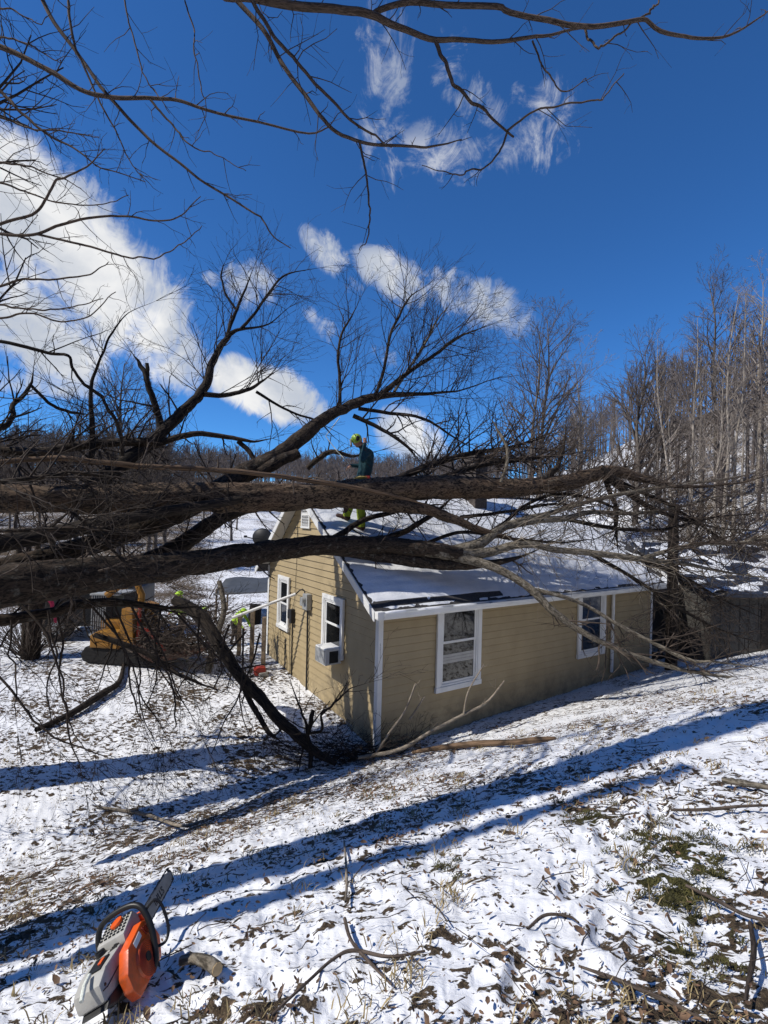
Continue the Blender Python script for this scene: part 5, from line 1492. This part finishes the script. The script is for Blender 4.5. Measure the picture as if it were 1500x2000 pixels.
vg = random.Random(52)
for k in range(16):
    x0 = vg.uniform(-60, 520); y0 = np.interp(x0, [-60, 0, 150, 330, 520], [1225, 1212, 1185, 1185, 1240]); Y0 = np.interp(x0, [-60, 520], [5.8, 8.6]); dx = vg.uniform(-120, 150)
    Ln = vg.uniform(120, 330)
    c_ = [(x0 + dx * f + vg.gauss(0, 12) * (f > 0), y0 + Ln * (f ** .9) + vg.gauss(0, 6), Y0 + vg.uniform(-.3, .3) * f, 2.8 * (1 - .65 * f)) for f in (0, .3, .6, 1.0)]
    limb('hanging_twig', c_, 'twig_dark', 30, 5, twigs=dict(per=5.0, t0=.15, L=(.3, 1.1), lev=2, bias=(.05, 0, -.2), rcap=.007, o=dict(rmin=.0026, wob=.22)), wob=.10)
# broken limb standing on its tip in front of the gable
hang = FT0.copy()
hl = empty('broken_limb', tuple(FT0), 0, label='dark broken limb slanting down to the ground in front of the gable wall', cat='branch')
tr = random.Random(77)
limb('stem', [(340, 1172, 9.6, 9), (385, 1198, 9.5, 13), (430, 1262, 9.2, 12), (480, 1332, 8.9, 11), (530, 1387, 8.6, 10), (575, 1432, 8.4, 10), (620, 1472, 8.25, 8), (655, 1492, 8.15, 5)], 'bark_dark', 60, 12, rough=61, parent=hl, wob=.08,
     twigs=dict(per=3.2, t0=.25, t1=.98, L=(.35, 1.0), lev=2, bias=(.05, 0, .2)))
limb('stem', [(452, 1292, 9.05, 7), (490, 1372, 8.75, 7), (522, 1425, 8.5, 6), (548, 1448, 8.4, 4)], 'bark_dark', 26, 9, parent=hl, twigs=dict(per=2, L=(.2, .6), lev=1))
limb('stem', [(600, 1436, 8.35, 6), (608, 1405, 8.3, 6), (612, 1388, 8.3, 5)], 'bark_dark', 10, 8, parent=hl)
limb('stem', [(606, 1500, 8.2, 6), (607, 1465, 8.25, 6), (603, 1440, 8.3, 5), (592, 1400, 8.4, 3), (575, 1350, 8.5, 2), (560, 1310, 8.5, 1.5)], 'bark_dark', 24, 8, parent=hl, twigs=dict(per=5, t0=.3, L=(.3, .8), lev=2, **UPW))
limb('stem', [(606, 1432, 8.3, 4), (630, 1425, 8.2, 3.5), (627, 1395, 8.15, 3), (650, 1376, 8.1, 3), (670, 1356, 8.05, 2.6), (690, 1343, 8, 2), (720, 1333, 7.95, 1.3)], 'bark_dark', 34, 7, parent=hl, twigs=dict(per=9, t0=.3, L=(.25, .7), lev=2, o=dict(rmin=.0026), **UPW))
# brush heaped at the corner of the house
bp0 = ghit(690, 1478)
br = empty('brush_pile', tuple(bp0), 0, label='heap of dark twiggy brush at the near corner of the house', cat='brush')
tb = Tubes(); r6 = random.Random(6)
for _ in range(150):
    x = r6.gauss(-.15, .55); y = r6.gauss(-.1, .22)
    gx, gy = bp0[0] + x, bp0[1] + y
    a = r6.uniform(-.6, .6) + (math.pi if r6.random() < .5 else 0)
    e = r6.uniform(.05, .9) if r6.random() < .4 else r6.uniform(-.05, .2)
    grow(tb, (x, y, gz(gx, gy) - bp0[2] + r6.uniform(.0, .12)), (math.cos(a) * math.cos(e), math.sin(a) * math.cos(e), math.sin(e)), r6.uniform(.3, 1.0), r6.uniform(.004, .012), 2, r6, dict(dens=4.5, wob=.16, rmin=.0028, bias=(0, 0, .05)))
tb.build('twigs', M['twig_dark'], br)
tb = Tubes()
for (pts) in ([(700, 1480, 8.2, 3.5), (780, 1464, 8.3, 4), (840, 1430, 8.4, 3.5), (900, 1398, 8.6, 3), (950, 1372, 8.8, 2.4), (985, 1330, 8.9, 1.6)], [(735, 1470, 8.3, 2.6), (765, 1425, 8.3, 2.2), (790, 1390, 8.35, 2), (812, 1335, 8.4, 1.5)], [(800, 1405, 8.4, 2), (830, 1360, 8.45, 1.5)], [(905, 1396, 8.6, 2), (915, 1350, 8.7, 1.6), (945, 1298, 8.8, 1.2)]):
    p, r = pxpath(pts, 24); p = p - bp0; tb.add(p, r, 6)
    spawn(tb, p, r, r6, 3, .3, 1, (.15, .45), 1, (0, 0, .4), .5, dict(rmin=.0024), rcap=.006)
tb.build('pale_branch', M['twig_pale'], br)
# cut brush carried by the loader
lb = empty('brush_load', tuple(lp), R(-6), label='dense load of cut brown brush lying on the loader forks', cat='brush')
tb = Tubes(); r6 = random.Random(16)
for _ in range(330):
    x = r6.uniform(.30, 2.3); y = r6.uniform(-.95, .5); z = .30 + abs(r6.gauss(0, .50)) * (1.15 - .3 * abs(x - 1.1))
    a = r6.gauss(-.2, .5) + (math.pi if r6.random() < .4 else 0); e = r6.gauss(.25, .3)
    grow(tb, (x, y, z), (math.cos(a) * math.cos(e), math.sin(a) * .6, math.sin(e)), r6.uniform(.4, 1.1), r6.uniform(.006, .02), 1, r6, dict(dens=5, wob=.14, rmin=.005))
tb.build('branches', M['twig'], lb)

# ------------------------------------------------------------------ standing tree off to the left whose branches hang into view
OT = np.array([-5.16, 2.0, 0]); OT[2] = gz(OT[0], OT[1])
ot = empty('overhanging_tree', tuple(OT), 0, label='standing bare tree whose thin branches hang across the top of the sky', cat='tree')
tr = random.Random(5)
tb_p = spline([(0, 0, -.2), (.05, .02, 2), (-.05, .05, 5), (.1, 0, 8), (.1, .1, 11), (.3, .2, 14)], 40)
link('trunk', furrow(tb_p, np.linspace(.50, .30, 40), 24, 71, .2, .06), M['bark_limb'], ot)
tb_p2 = spline([(.1, -.68, -.2), (.1, -.70, 3), (.05, -.7, 7), (.1, -.72, 10)], 24)
tb = Tubes(); tb.add(tb_p2, np.linspace(.15, .09, 24), 10); tb.build('side_stem', M['bark_limb'], ot)
def over(ctrl, zt=None, mat='overhang', n=46, per=3.0, L=(.10, .42), lev=1, t0=.05, smooth_pre=True):
    p, r = pxpath(ctrl, n)
    r = r * .80; per = per * 1.8; L = (L[0], L[1] * 1.15)
    p = p - OT
    if zt is not None:                       # run back to the trunk outside the picture
        z = zt - OT[2] if zt > 0 else p[0][2] + (-zt)
        a = np.array([.05, .05, z])
        m = (a + p[0]) / 2 + np.array([0, 0, .35])
        pre = spline([a, m, p[0]], 14)[:-1]
        p = np.vstack([pre, p]); r = np.concatenate([np.linspace(r[0] * 2.0, r[0] * 1.05, len(pre)), r])
    s = tr.randint(0, 999)
    t = np.linspace(0, n * .22, len(p))
    w = np.clip(np.arange(len(p)) / 20, 0, 1)
    for a in range(3): p[:, a] += (fbm(t, t * 0 + s + 5 * a, 3, s) - .5) * .05 * w
    tb = Tubes(); tb.add(p, r, 9 if r.max() > .02 else 6)
    ob = tb.build('branch', M[mat], ot)
    tb = Tubes()
    st = 13 if zt is not None else 0
    spawn(tb, p[st:], r[st:], tr, per, t0, 1, L, lev, (0, 0, -.1), 0, dict(dens=6, wob=.20, rmin=.0016, ang=(35, 75), kmin=1), rr=.5, rcap=.005)
    tb.build('twigs', M['twig'], ob)
    return ob
over([(440, -6, 4, 8.5), (500, 2, 4, 9), (590, 12, 4, 9.5), (680, 21, 4, 9), (728, 31, 4, 8.5), (790, 60, 4, 7), (850, 78, 4, 6), (920, 77, 4.05, 5), (1000, 78, 4.1, 4.5), (1070, 70, 4.15, 3.5), (1135, 57, 4.2, 2.2)], 8.6, per=2.6)
over([(724, 32, 4, 7), (745, 18, 4, 6.5), (800, 4, 4, 6.5), (870, 9, 4, 6.5), (970, 12, 4, 6.5), (1000, 25, 4, 6), (1110, 47, 4, 6), (1180, 50, 4, 5.5), (1245, 40, 4, 5), (1262, 42, 4, 4.5), (1292, 63, 4, 4.5), (1340, 72, 4, 4), (1380, 72, 4, 3.5), (1430, 66, 4, 2.8), (1470, 42, 4, 2.2), (1506, 14, 4, 1.5)], per=2.6)
over([(850, 78, 4, 5.5), (865, 115, 4, 5), (890, 165, 4, 4.5), (930, 207, 4, 4), (1002, 264, 4, 2.6)], per=2.8)
over([(990, 256, 4, 3), (1030, 226, 4, 2.6), (1075, 205, 4, 2.4), (1165, 196, 4, 2), (1186, 180, 4, 1.6), (1216, 144, 4, 1.2)], per=2.8)
over([(990, 260, 4, 2.6), (976, 295, 4, 2.4), (955, 318, 4, 2.2), (915, 336, 4, 2), (890, 343, 4, 1.6), (828, 321, 4, 1)], per=2.2)
over([(1040, 80, 4.1, 2.6), (1060, 130, 4.1, 2.2), (1103, 179, 4.1, 1.6), (1146, 156, 4.1, 1)], per=2)
over([(1143, 56, 4.05, 3), (1150, 78, 4.05, 2.8), (1166, 88, 4, 2.6), (1190, 83, 4, 2.4), (1240, 42, 4, 2)], per=1.5)
over([(1245, 40, 4, 2.6), (1270, 22, 4, 2.4), (1296, -4, 4, 2)], per=1)
over([(455, -8, 4.1, 6), (520, 62, 4.1, 5.5), (560, 132, 4.1, 5.2), (610, 202, 4.1, 4.8), (645, 245, 4.1, 4.4), (702, 277, 4.1, 3.8), (780, 285, 4.1, 3.2), (845, 288, 4.1, 2.4), (902, 271, 4.1, 1.2)], 9.2, per=3)
over([(702, 278, 4.1, 3), (716, 340, 4.1, 2.6), (725, 400, 4.1, 2.2), (718, 450, 4.1, 1.8), (701, 492, 4.1, 1)], per=3)
over([(488, -6, 3.9, 5), (530, 60, 3.9, 4.6), (570, 112, 3.9, 4.2), (620, 167, 3.9, 3.8), (670, 222, 3.9, 3.2), (722, 262, 3.9, 2.6), (765, 285, 3.9, 1.6)], 8.9, per=3.4)
over([(-60, 72, 4.4, 7), (0, 90, 4.4, 6.5), (60, 115, 4.4, 6), (110, 145, 4.4, 5.6), (160, 175, 4.4, 5.2), (225, 193, 4.4, 5), (290, 190, 4.4, 4.4), (340, 192, 4.4, 4), (400, 213, 4.4, 3.4), (500, 238, 4.4, 2.8), (600, 259, 4.4, 2.2), (642, 243, 4.4, 1.4)], -.6, per=3.2)
over([(294, 195, 4.4, 3), (330, 238, 4.4, 2.4), (370, 282, 4.4, 1.8), (430, 306, 4.4, 1.2), (478, 338, 4.4, .9)], per=3.6)
over([(76, -12, 4.6, 5), (110, 50, 4.6, 4.8), (155, 110, 4.6, 4.5), (220, 196, 4.6, 4.2), (280, 260, 4.6, 3.6), (343, 311, 4.6, 3.2), (403, 360, 4.6, 2.8), (497, 417, 4.6, 2.2), (513, 430, 4.6, 2), (534, 461, 4.6, 1.6), (568, 485, 4.6, 1.1)], 9.6, per=2.2)
over([(135, -8, 4.5, 3.4), (143, 70, 4.5, 3), (160, 130, 4.5, 2.6), (190, 196, 4.5, 2.2), (225, 260, 4.5, 1.8), (255, 320, 4.5, 1.3), (282, 348, 4.5, .9)], 9.8, per=6, L=(.08, .3))
over([(242, -6, 4.3, 2), (265, 90, 4.3, 1.8), (285, 150, 4.3, 1.6), (300, 180, 4.3, 1.4), (332, 221, 4.3, .9)], 9.5, per=2.6)
over([(362, -6, 4.2, 1.9), (380, 90, 4.2, 1.7), (393, 172, 4.2, 1.4), (405, 212, 4.2, 1)], 9.3, per=2.6)
over([(-60, 140, 4.7, 4.6), (0, 178, 4.7, 4.2), (22, 202, 4.7, 3.8), (60, 236, 4.7, 3.2), (120, 276, 4.7, 2.4), (190, 321, 4.7, 1.6), (283, 352, 4.7, 1)], -.5, per=7, L=(.12, .5), lev=2)
over([(-60, 220, 4.7, 2.6), (0, 228, 4.7, 2.4), (70, 252, 4.7, 2), (150, 262, 4.7, 1.4), (192, 263, 4.7, 1)], -.6, per=6, L=(.12, .45))
over([(-60, 300, 4.8, 3), (0, 318, 4.8, 2.6), (60, 328, 4.8, 2), (115, 345, 4.8, 1.4), (160, 372, 4.8, 1)], -.8, per=6, L=(.12, .45))
# a second standing tree just past the left edge: its low branches cross the cloud, its trunk shades the yard and the eave
ot_a, OT_a = ot, OT
OT = np.array([-6.4, 7.06, 0]); OT[2] = gz(OT[0], OT[1])
ot = empty('edge_tree', tuple(OT), 0, label='bare tree at the left edge whose low thin branches cross the white cloud', cat='tree')
e_p = spline([(0, 0, -.2), (.04, .02, 3), (.0, .08, 6), (.1, .1, 10), (.25, .2, 15)], 40)
link('trunk', furrow(e_p, np.linspace(.34, .16, 40), 24, 97, .2, .06), M['bark_limb'], ot)
tb = Tubes(); spawn(tb, e_p, np.full(40, .08), tr, 3.2, .22, 1, (1.0, 2.4), 2, (0, 0, .25), .2, dict(dens=3, wob=.14, rmin=.004), rcap=.03)
tb.build('twigs', M['twig_dark'], ot)
over([(-60, 442, 4.6, 4), (0, 437, 4.6, 3.6), (60, 420, 4.6, 3.2), (90, 393, 4.6, 3), (110, 360, 4.6, 2.8), (130, 346, 4.6, 2.4), (170, 321, 4.6, 1.8), (203, 290, 4.6, 1.1)], -1.5, per=2)
over([(-60, 452, 4.6, 4), (0, 456, 4.6, 3.8), (70, 456, 4.6, 3.4), (130, 436, 4.6, 3.2), (190, 426, 4.6, 2.8), (250, 423, 4.6, 2.4), (310, 432, 4.6, 2), (350, 421, 4.6, 1.6), (392, 383, 4.6, 1)], -1.5, per=2.6)
over([(70, 457, 4.6, 3), (150, 476, 4.6, 2.8), (230, 498, 4.6, 2.4), (280, 507, 4.6, 2), (320, 496, 4.6, 1.7), (360, 471, 4.6, 1.4), (396, 438, 4.6, 1)], per=2.6)
over([(-60, 350, 4.8, 3), (0, 358, 4.8, 2.6), (60, 378, 4.8, 2), (130, 400, 4.8, 1.6), (200, 400, 4.8, 1.2), (250, 380, 4.8, .9)], -1, per=5, L=(.12, .45))
over([(-60, 572, 5, 3.4), (0, 560, 5, 3), (50, 546, 5, 2.6), (110, 546, 5, 2.2), (180, 536, 5, 1.6), (212, 508, 5, 1)], -2, per=3, L=(.12, .5))
over([(-60, 630, 5, 3), (0, 620, 5, 2.6), (60, 613, 5, 2.2), (110, 628, 5, 2), (162, 622, 5, 1.6), (230, 573, 5, 1)], -2.2, per=3, L=(.12, .5))
over([(-60, 590, 5.2, 3), (0, 596, 5.2, 2.6), (60, 604, 5.2, 2), (130, 600, 5.2, 1.6), (200, 582, 5.2, 1)], -2.2, per=4, L=(.15, .6), lev=2)
ot, OT = ot_a, OT_a
over([(-60, 10, 4.2, 2.2), (0, 13, 4.2, 2), (45, 30, 4.2, 1.6), (68, 44, 4.2, 1.2), (90, 36, 4.2, .9)], -.3, per=3)
over([(-60, 80, 4.3, 2.6), (8, 72, 4.3, 2.2), (60, 90, 4.3, 1.8), (110, 118, 4.3, 1.2), (125, 121, 4.3, .9)], -.3, per=4)

# ------------------------------------------------------------------ trees behind
def tree_meshes(seed, H, form):
    """trunk and crown tubes for one bare tree"""
    g = random.Random(seed)
    tt, tcr = Tubes(), Tubes()
    lean = (g.gauss(0, .05), g.gauss(0, .05))
    n = 16
    if form == 'thin':   r0, cb, la, nl = H * .0085, .45, (18, 42), 17
    elif form == 'tall': r0, cb, la, nl = H * .0125, .35, (25, 55), 24
    else:                r0, cb, la, nl = H * .018, .16, (18, 55), 30
    ctrl = [(lean[0] * H * t + g.gauss(0, .012) * H * t, lean[1] * H * t + g.gauss(0, .012) * H * t, H * t * .97 - .3 * (t == 0)) for t in np.linspace(0, 1, 6)]
    p = spline(ctrl, n)
    r = r0 * (1 - .9 * np.linspace(0, 1, n) ** .9)
    tt.add(p, r, 7)
    for k in range(nl):
        f = cb + (1 - cb) * ((k + g.random()) / nl) ** .9
        i = min(n - 2, int(f * (n - 1))); b = p[i] + (p[i + 1] - p[i]) * (f * (n - 1) - i)
        az = g.uniform(0, 6.28) if form != 'x' else 0
        an = R(g.uniform(*la))
        d = (math.cos(az) * math.sin(an), math.sin(az) * math.sin(an), math.cos(an))
        Lb = H * (.36 if form != 'thin' else .20) * (1.05 - f * .72) * g.uniform(.7, 1.15) * (1.25 if form == 'broad' else 1)
        grow(tcr, tuple(b), d, Lb, r[i] * .55, 3 if form != 'thin' else 2, g,
             dict(dens=2.6 * 12 / H, wob=.11, bias=(0, 0, .12), rmin=.0075 * (H / 14) ** .5, ang=(20, 48), ratio=(.38, .66), kmax=6, kmin=3, t0=.25))
    return tt, tcr
PROT = {}
def proto(form, i):
    if (form, i) not in PROT:
        H = {'thin': 13, 'tall': 15, 'broad': 11}[form]
        a, b = tree_meshes(100 + i * 7 + len(form), H, form)
        PROT[form, i] = (a.mesh('trunk'), b.mesh('crown'), H, {})
    return PROT[form, i]
def mat_mesh(me, cache, key, mat):
    if key not in cache:
        m2 = me if not cache.get('_u') else me.copy()
        m2.materials.clear(); m2.materials.append(mat); cache[key] = m2
        cache['_u'] = True
    return cache[key]
TC = {}
def plant(form, i, px, Y, H, label, group=None, tone='grey', rz=None, dz=0.0, base=None):
    ta, cr_, H0, _ = proto(form, i)
    P = at(px, 1000, Y); x, y = P[0], P[1]
    z = gz(x, y) - .1 + dz
    t = empty('bare_tree', (x, y, z), rnd.uniform(0, 6.28) if rz is None else rz, label=label, cat='tree', group=group)
    s = H / H0
    t.scale = (s, s, s)
    for nm, me_, mm in (('trunk', ta, M[tone + '_trunk']), ('crown', cr_, M[tone + '_twig'])):
        o = bpy.data.objects.new(nm, mat_mesh(me_, TC.setdefault((form, i, nm), {}), mm.name, mm))
        COL.objects.link(o); o.parent = t
    return t
def top_h(px, Y, ytop):
    P = at(px, ytop, Y); return P[2] - gz(P[0], P[1])
# marked trees
plant('broad', 0, 232, 30, top_h(232, 30, 690), 'round crowned bare tree standing beyond the yard against the white cloud', tone='grey')
plant('broad', 1, 150, 34, top_h(150, 34, 770), 'lower dark bare tree just left of the round crowned one', tone='grey')
plant('tall', 0, 1018, 27, top_h(1018, 27, 615), 'twin tall bare tree left of the gap in the right skyline', tone='grey')
plant('tall', 1, 1048, 28, top_h(1048, 28, 605), 'tall straight bare tree with a narrow crown right of its twin', tone='grey')
plant('tall', 2, 1135, 29, top_h(1135, 29, 690), 'slim bare tree with a spreading fan of pale branches', tone='hill')
plant('broad', 2, 1240, 33, top_h(1240, 33, 680), 'broad bare tree standing on the crest of the snow patch', tone='grey')
plant('tall', 3, 1400, 33, top_h(1400, 33, 535), 'tallest dark oak leaning left over the right hillside', tone='grey')
plant('thin', 0, 1322, 25, top_h(1322, 25, 640), 'slender white barked tree at the left end of the pale stems', tone='hill')
plant('thin', 1, 1345, 26, top_h(1345, 26, 610), 'white barked tree with a forked top beside the slender one', tone='hill')
plant('thin', 2, 1412, 24, top_h(1412, 24, 560), 'bright pale trunk in the clump below the tallest oak', tone='hill')
plant('thin', 3, 1432, 24.5, top_h(1432, 24.5, 570), 'second bright pale trunk of the clump leaning right', tone='hill')
plant('tall', 4, 1480, 30, top_h(1480, 30, 545), 'tall hazy crowned tree cut by the right picture edge', tone='hill')
# hillside woods at right
g = random.Random(44)
for k in range(60):
    px = 1110 + 560 * g.random() ** .8; Y = g.uniform(23, 62)
    if px < 1270 and Y < 40: continue
    form = g.choice(['thin', 'thin', 'tall', 'tall'])
    yt = np.interp(px, [1110, 1200, 1290, 1340, 1420, 1500, 1700], [780, 745, 700, 660, 600, 595, 590]) + g.uniform(0, 190)
    H = top_h(px, Y, yt)
    H = max(6, min(H, 19))
    plant(form, g.randint(0, 4), px, Y, H, 'bare grey brown tree among the dense woods on the right hillside', 'trees of the right hillside', tone=g.choice(['hill', 'hill', 'grey']))
for k in range(26):
    px = g.uniform(860, 1290); Y = g.uniform(30, 48)
    H = g.uniform(3.5, 6.5)
    plant(g.choice(['tall', 'broad']), g.randint(0, 2), px, Y, H, 'low bare scrub tree beyond the ridge of the roof', 'scrub beyond the roof', tone='grey')
for k in range(34):
    px = g.uniform(-120, 470); Y = g.uniform(27, 60)
    yt = np.interp(px, [-120, 60, 150, 330, 470], [830, 810, 780, 800, 880]) + g.uniform(0, 60)
    plant(g.choice(['tall', 'broad']), g.randint(0, 4) if form == 'x' else g.randint(0, 2), px, Y, max(3.5, min(9, top_h(px, Y, yt))), 'dark bare tree in the thicket beyond the left yard', 'thicket beyond the yard', tone='grey')
# shrub clump in the left yard
P = ground_at(58, 1290, 12.4)
sh = empty('shrub', tuple(P), 0, label='multi stemmed bare shrub with a thick fluted trunk in the left yard', cat='shrub')
tb = Tubes(); g2 = random.Random(9)
for k in range(5):
    a = g2.uniform(0, 6.28); pts = spline([(.10 * math.cos(a), .10 * math.sin(a), -.1), (.14 * math.cos(a), .14 * math.sin(a), .8), (.25 * math.cos(a), .25 * math.sin(a), 1.7), (.5 * math.cos(a), .4 * math.sin(a), 3)], 14)
    tb.add(pts, np.linspace(.13, .06, 14), 8)
tb.build('trunk', M['bark_limb'], sh)
tb = Tubes()
for k in range(90):
    a = g2.uniform(0, 6.28); e = g2.uniform(.35, 1.3)
    grow(tb, (.16 * math.cos(a), .16 * math.sin(a), g2.uniform(0, .25)), (math.cos(a) * math.cos(e), math.sin(a) * math.cos(e), math.sin(e)), g2.uniform(.8, 2.0), .010, 1, g2, dict(dens=3, wob=.1, rmin=.004, bias=(0, 0, .1)))
tb.build('shoots', M['twig'], sh)
# dark trunk by the porch
P = ground_at(1311, 1290, 13.0); zt = at(1316, 985, 13.0)
dt = empty('dark_trunk', tuple(P), 0, label='dark broken tree trunk standing between the porch recess and the shed', cat='tree')
pts = spline([(0, 0, -.2), (0, 0, 1.2), tuple((zt - P) * .6), tuple(zt - P)], 24)
link('trunk', furrow(pts, np.linspace(.15, .12, 24), 20, 83, .2, .05), M['bark_dark'], dt)
tb = Tubes(); spawn(tb, pts, np.full(24, .06), g2, 6, .55, 1, (.5, 1.6), 2, (0, 0, .2)); tb.build('twigs', M['twig'], dt)
# thorny scrub around the shed roof and behind the annex
for k, (px, Y, n, hh, lab) in enumerate(((1270, 18.5, 190, 2.6, 'brown tangle of scrub behind the lower roof'), (1400, 17.5, 220, 2.6, 'brown tangle of scrub rising behind the shed roof'), (1500, 16.8, 180, 2.4, 'brown tangle of scrub at the right edge above the shed'), (1130, 20, 150, 2.2, 'dark tangle of scrub just beyond the middle of the ridge'))):
    P = ground_at(px, 1000, Y)
    s_ = empty('scrub', tuple(P), 0, label=lab, cat='scrub')
    tb = Tubes()
    for _ in range(n):
        a = g2.uniform(0, 6.28); e = g2.uniform(.5, 1.4); x, y = g2.gauss(0, 1.1), g2.gauss(0, .8)
        grow(tb, (x, y, gz(P[0] + x, P[1] + y) - P[2]), (math.cos(a) * math.cos(e), math.sin(a) * math.cos(e), math.sin(e)), g2.uniform(.8, 1.5) * hh, .011, 2, g2, dict(dens=2.4, wob=.15, rmin=.004, bias=(0, 0, -.05), kmax=5))
    tb.build('stems', M['twig'], s_)

# far woods on the ridges: one mass
def woods():
    Vs, Ls, n0 = [], [], 0
    pr = []
    for i in range(6):
        g_ = random.Random(300 + i); tb = Tubes()
        H = 10
        tb.add(spline([(0, 0, -.5), (g_.gauss(0, .2), 0, 5), (g_.gauss(0, .4), 0, 10)], 5), np.linspace(.13, .03, 5), 4)
        for k in range(13):
            z = g_.uniform(3.5, 9.3); a = g_.uniform(0, 6.28); e = R(g_.uniform(35, 70)); Lb = (10.5 - z) * .42 + .5
            grow(tb, (0, 0, z), (math.cos(a) * math.cos(e), math.sin(a) * math.cos(e), math.sin(e)), Lb, .045, 1, g_, dict(dens=2.2, wob=.12, rmin=.022, kmin=3, kmax=5))
        V, L, U = tb.arrays(); pr.append((V, L))
    g_ = random.Random(8)
    cnt = 0
    while cnt < 1500:
        a = g_.uniform(-46, 46); r_ = np.interp(a, TH, TR)
        r = r_ * g_.uniform(.45, 1.12)
        if a < 25 and r < 62: continue
        if 14 < a < 29 and r < r_ * .86: continue      # the open snow patch on the right hill
        if a > 25 and g_.random() < .82: continue
        x, y = r * math.sin(R(a)), r * math.cos(R(a))
        V, L = pr[g_.randint(0, 5)]
        s = g_.uniform(.7, 1.15) * (.8 if a < 20 else 1.0); c, s_ = math.cos(g_.uniform(0, 6.28)), 0
        s_ = math.sqrt(max(0, 1 - c * c))
        W_ = V * s; W_ = np.stack([W_[:, 0] * c - W_[:, 1] * s_ + x, W_[:, 0] * s_ + W_[:, 1] * c + y, W_[:, 2] + gz(x, y)], -1)
        Vs.append(W_); Ls.append(L + n0); n0 += len(V); cnt += 1
    V = np.concatenate(Vs); L = np.concatenate(Ls)
    me = mesh_np('far_woods', V, L, np.full(len(L) // 4, 4))
    M['far'] = plain('far_wood', (.135, .112, .10), .9, .3, 1)
    link('far_woods', me, M['far'], kind='stuff', label='bare winter woods covering the far ridges')
woods()
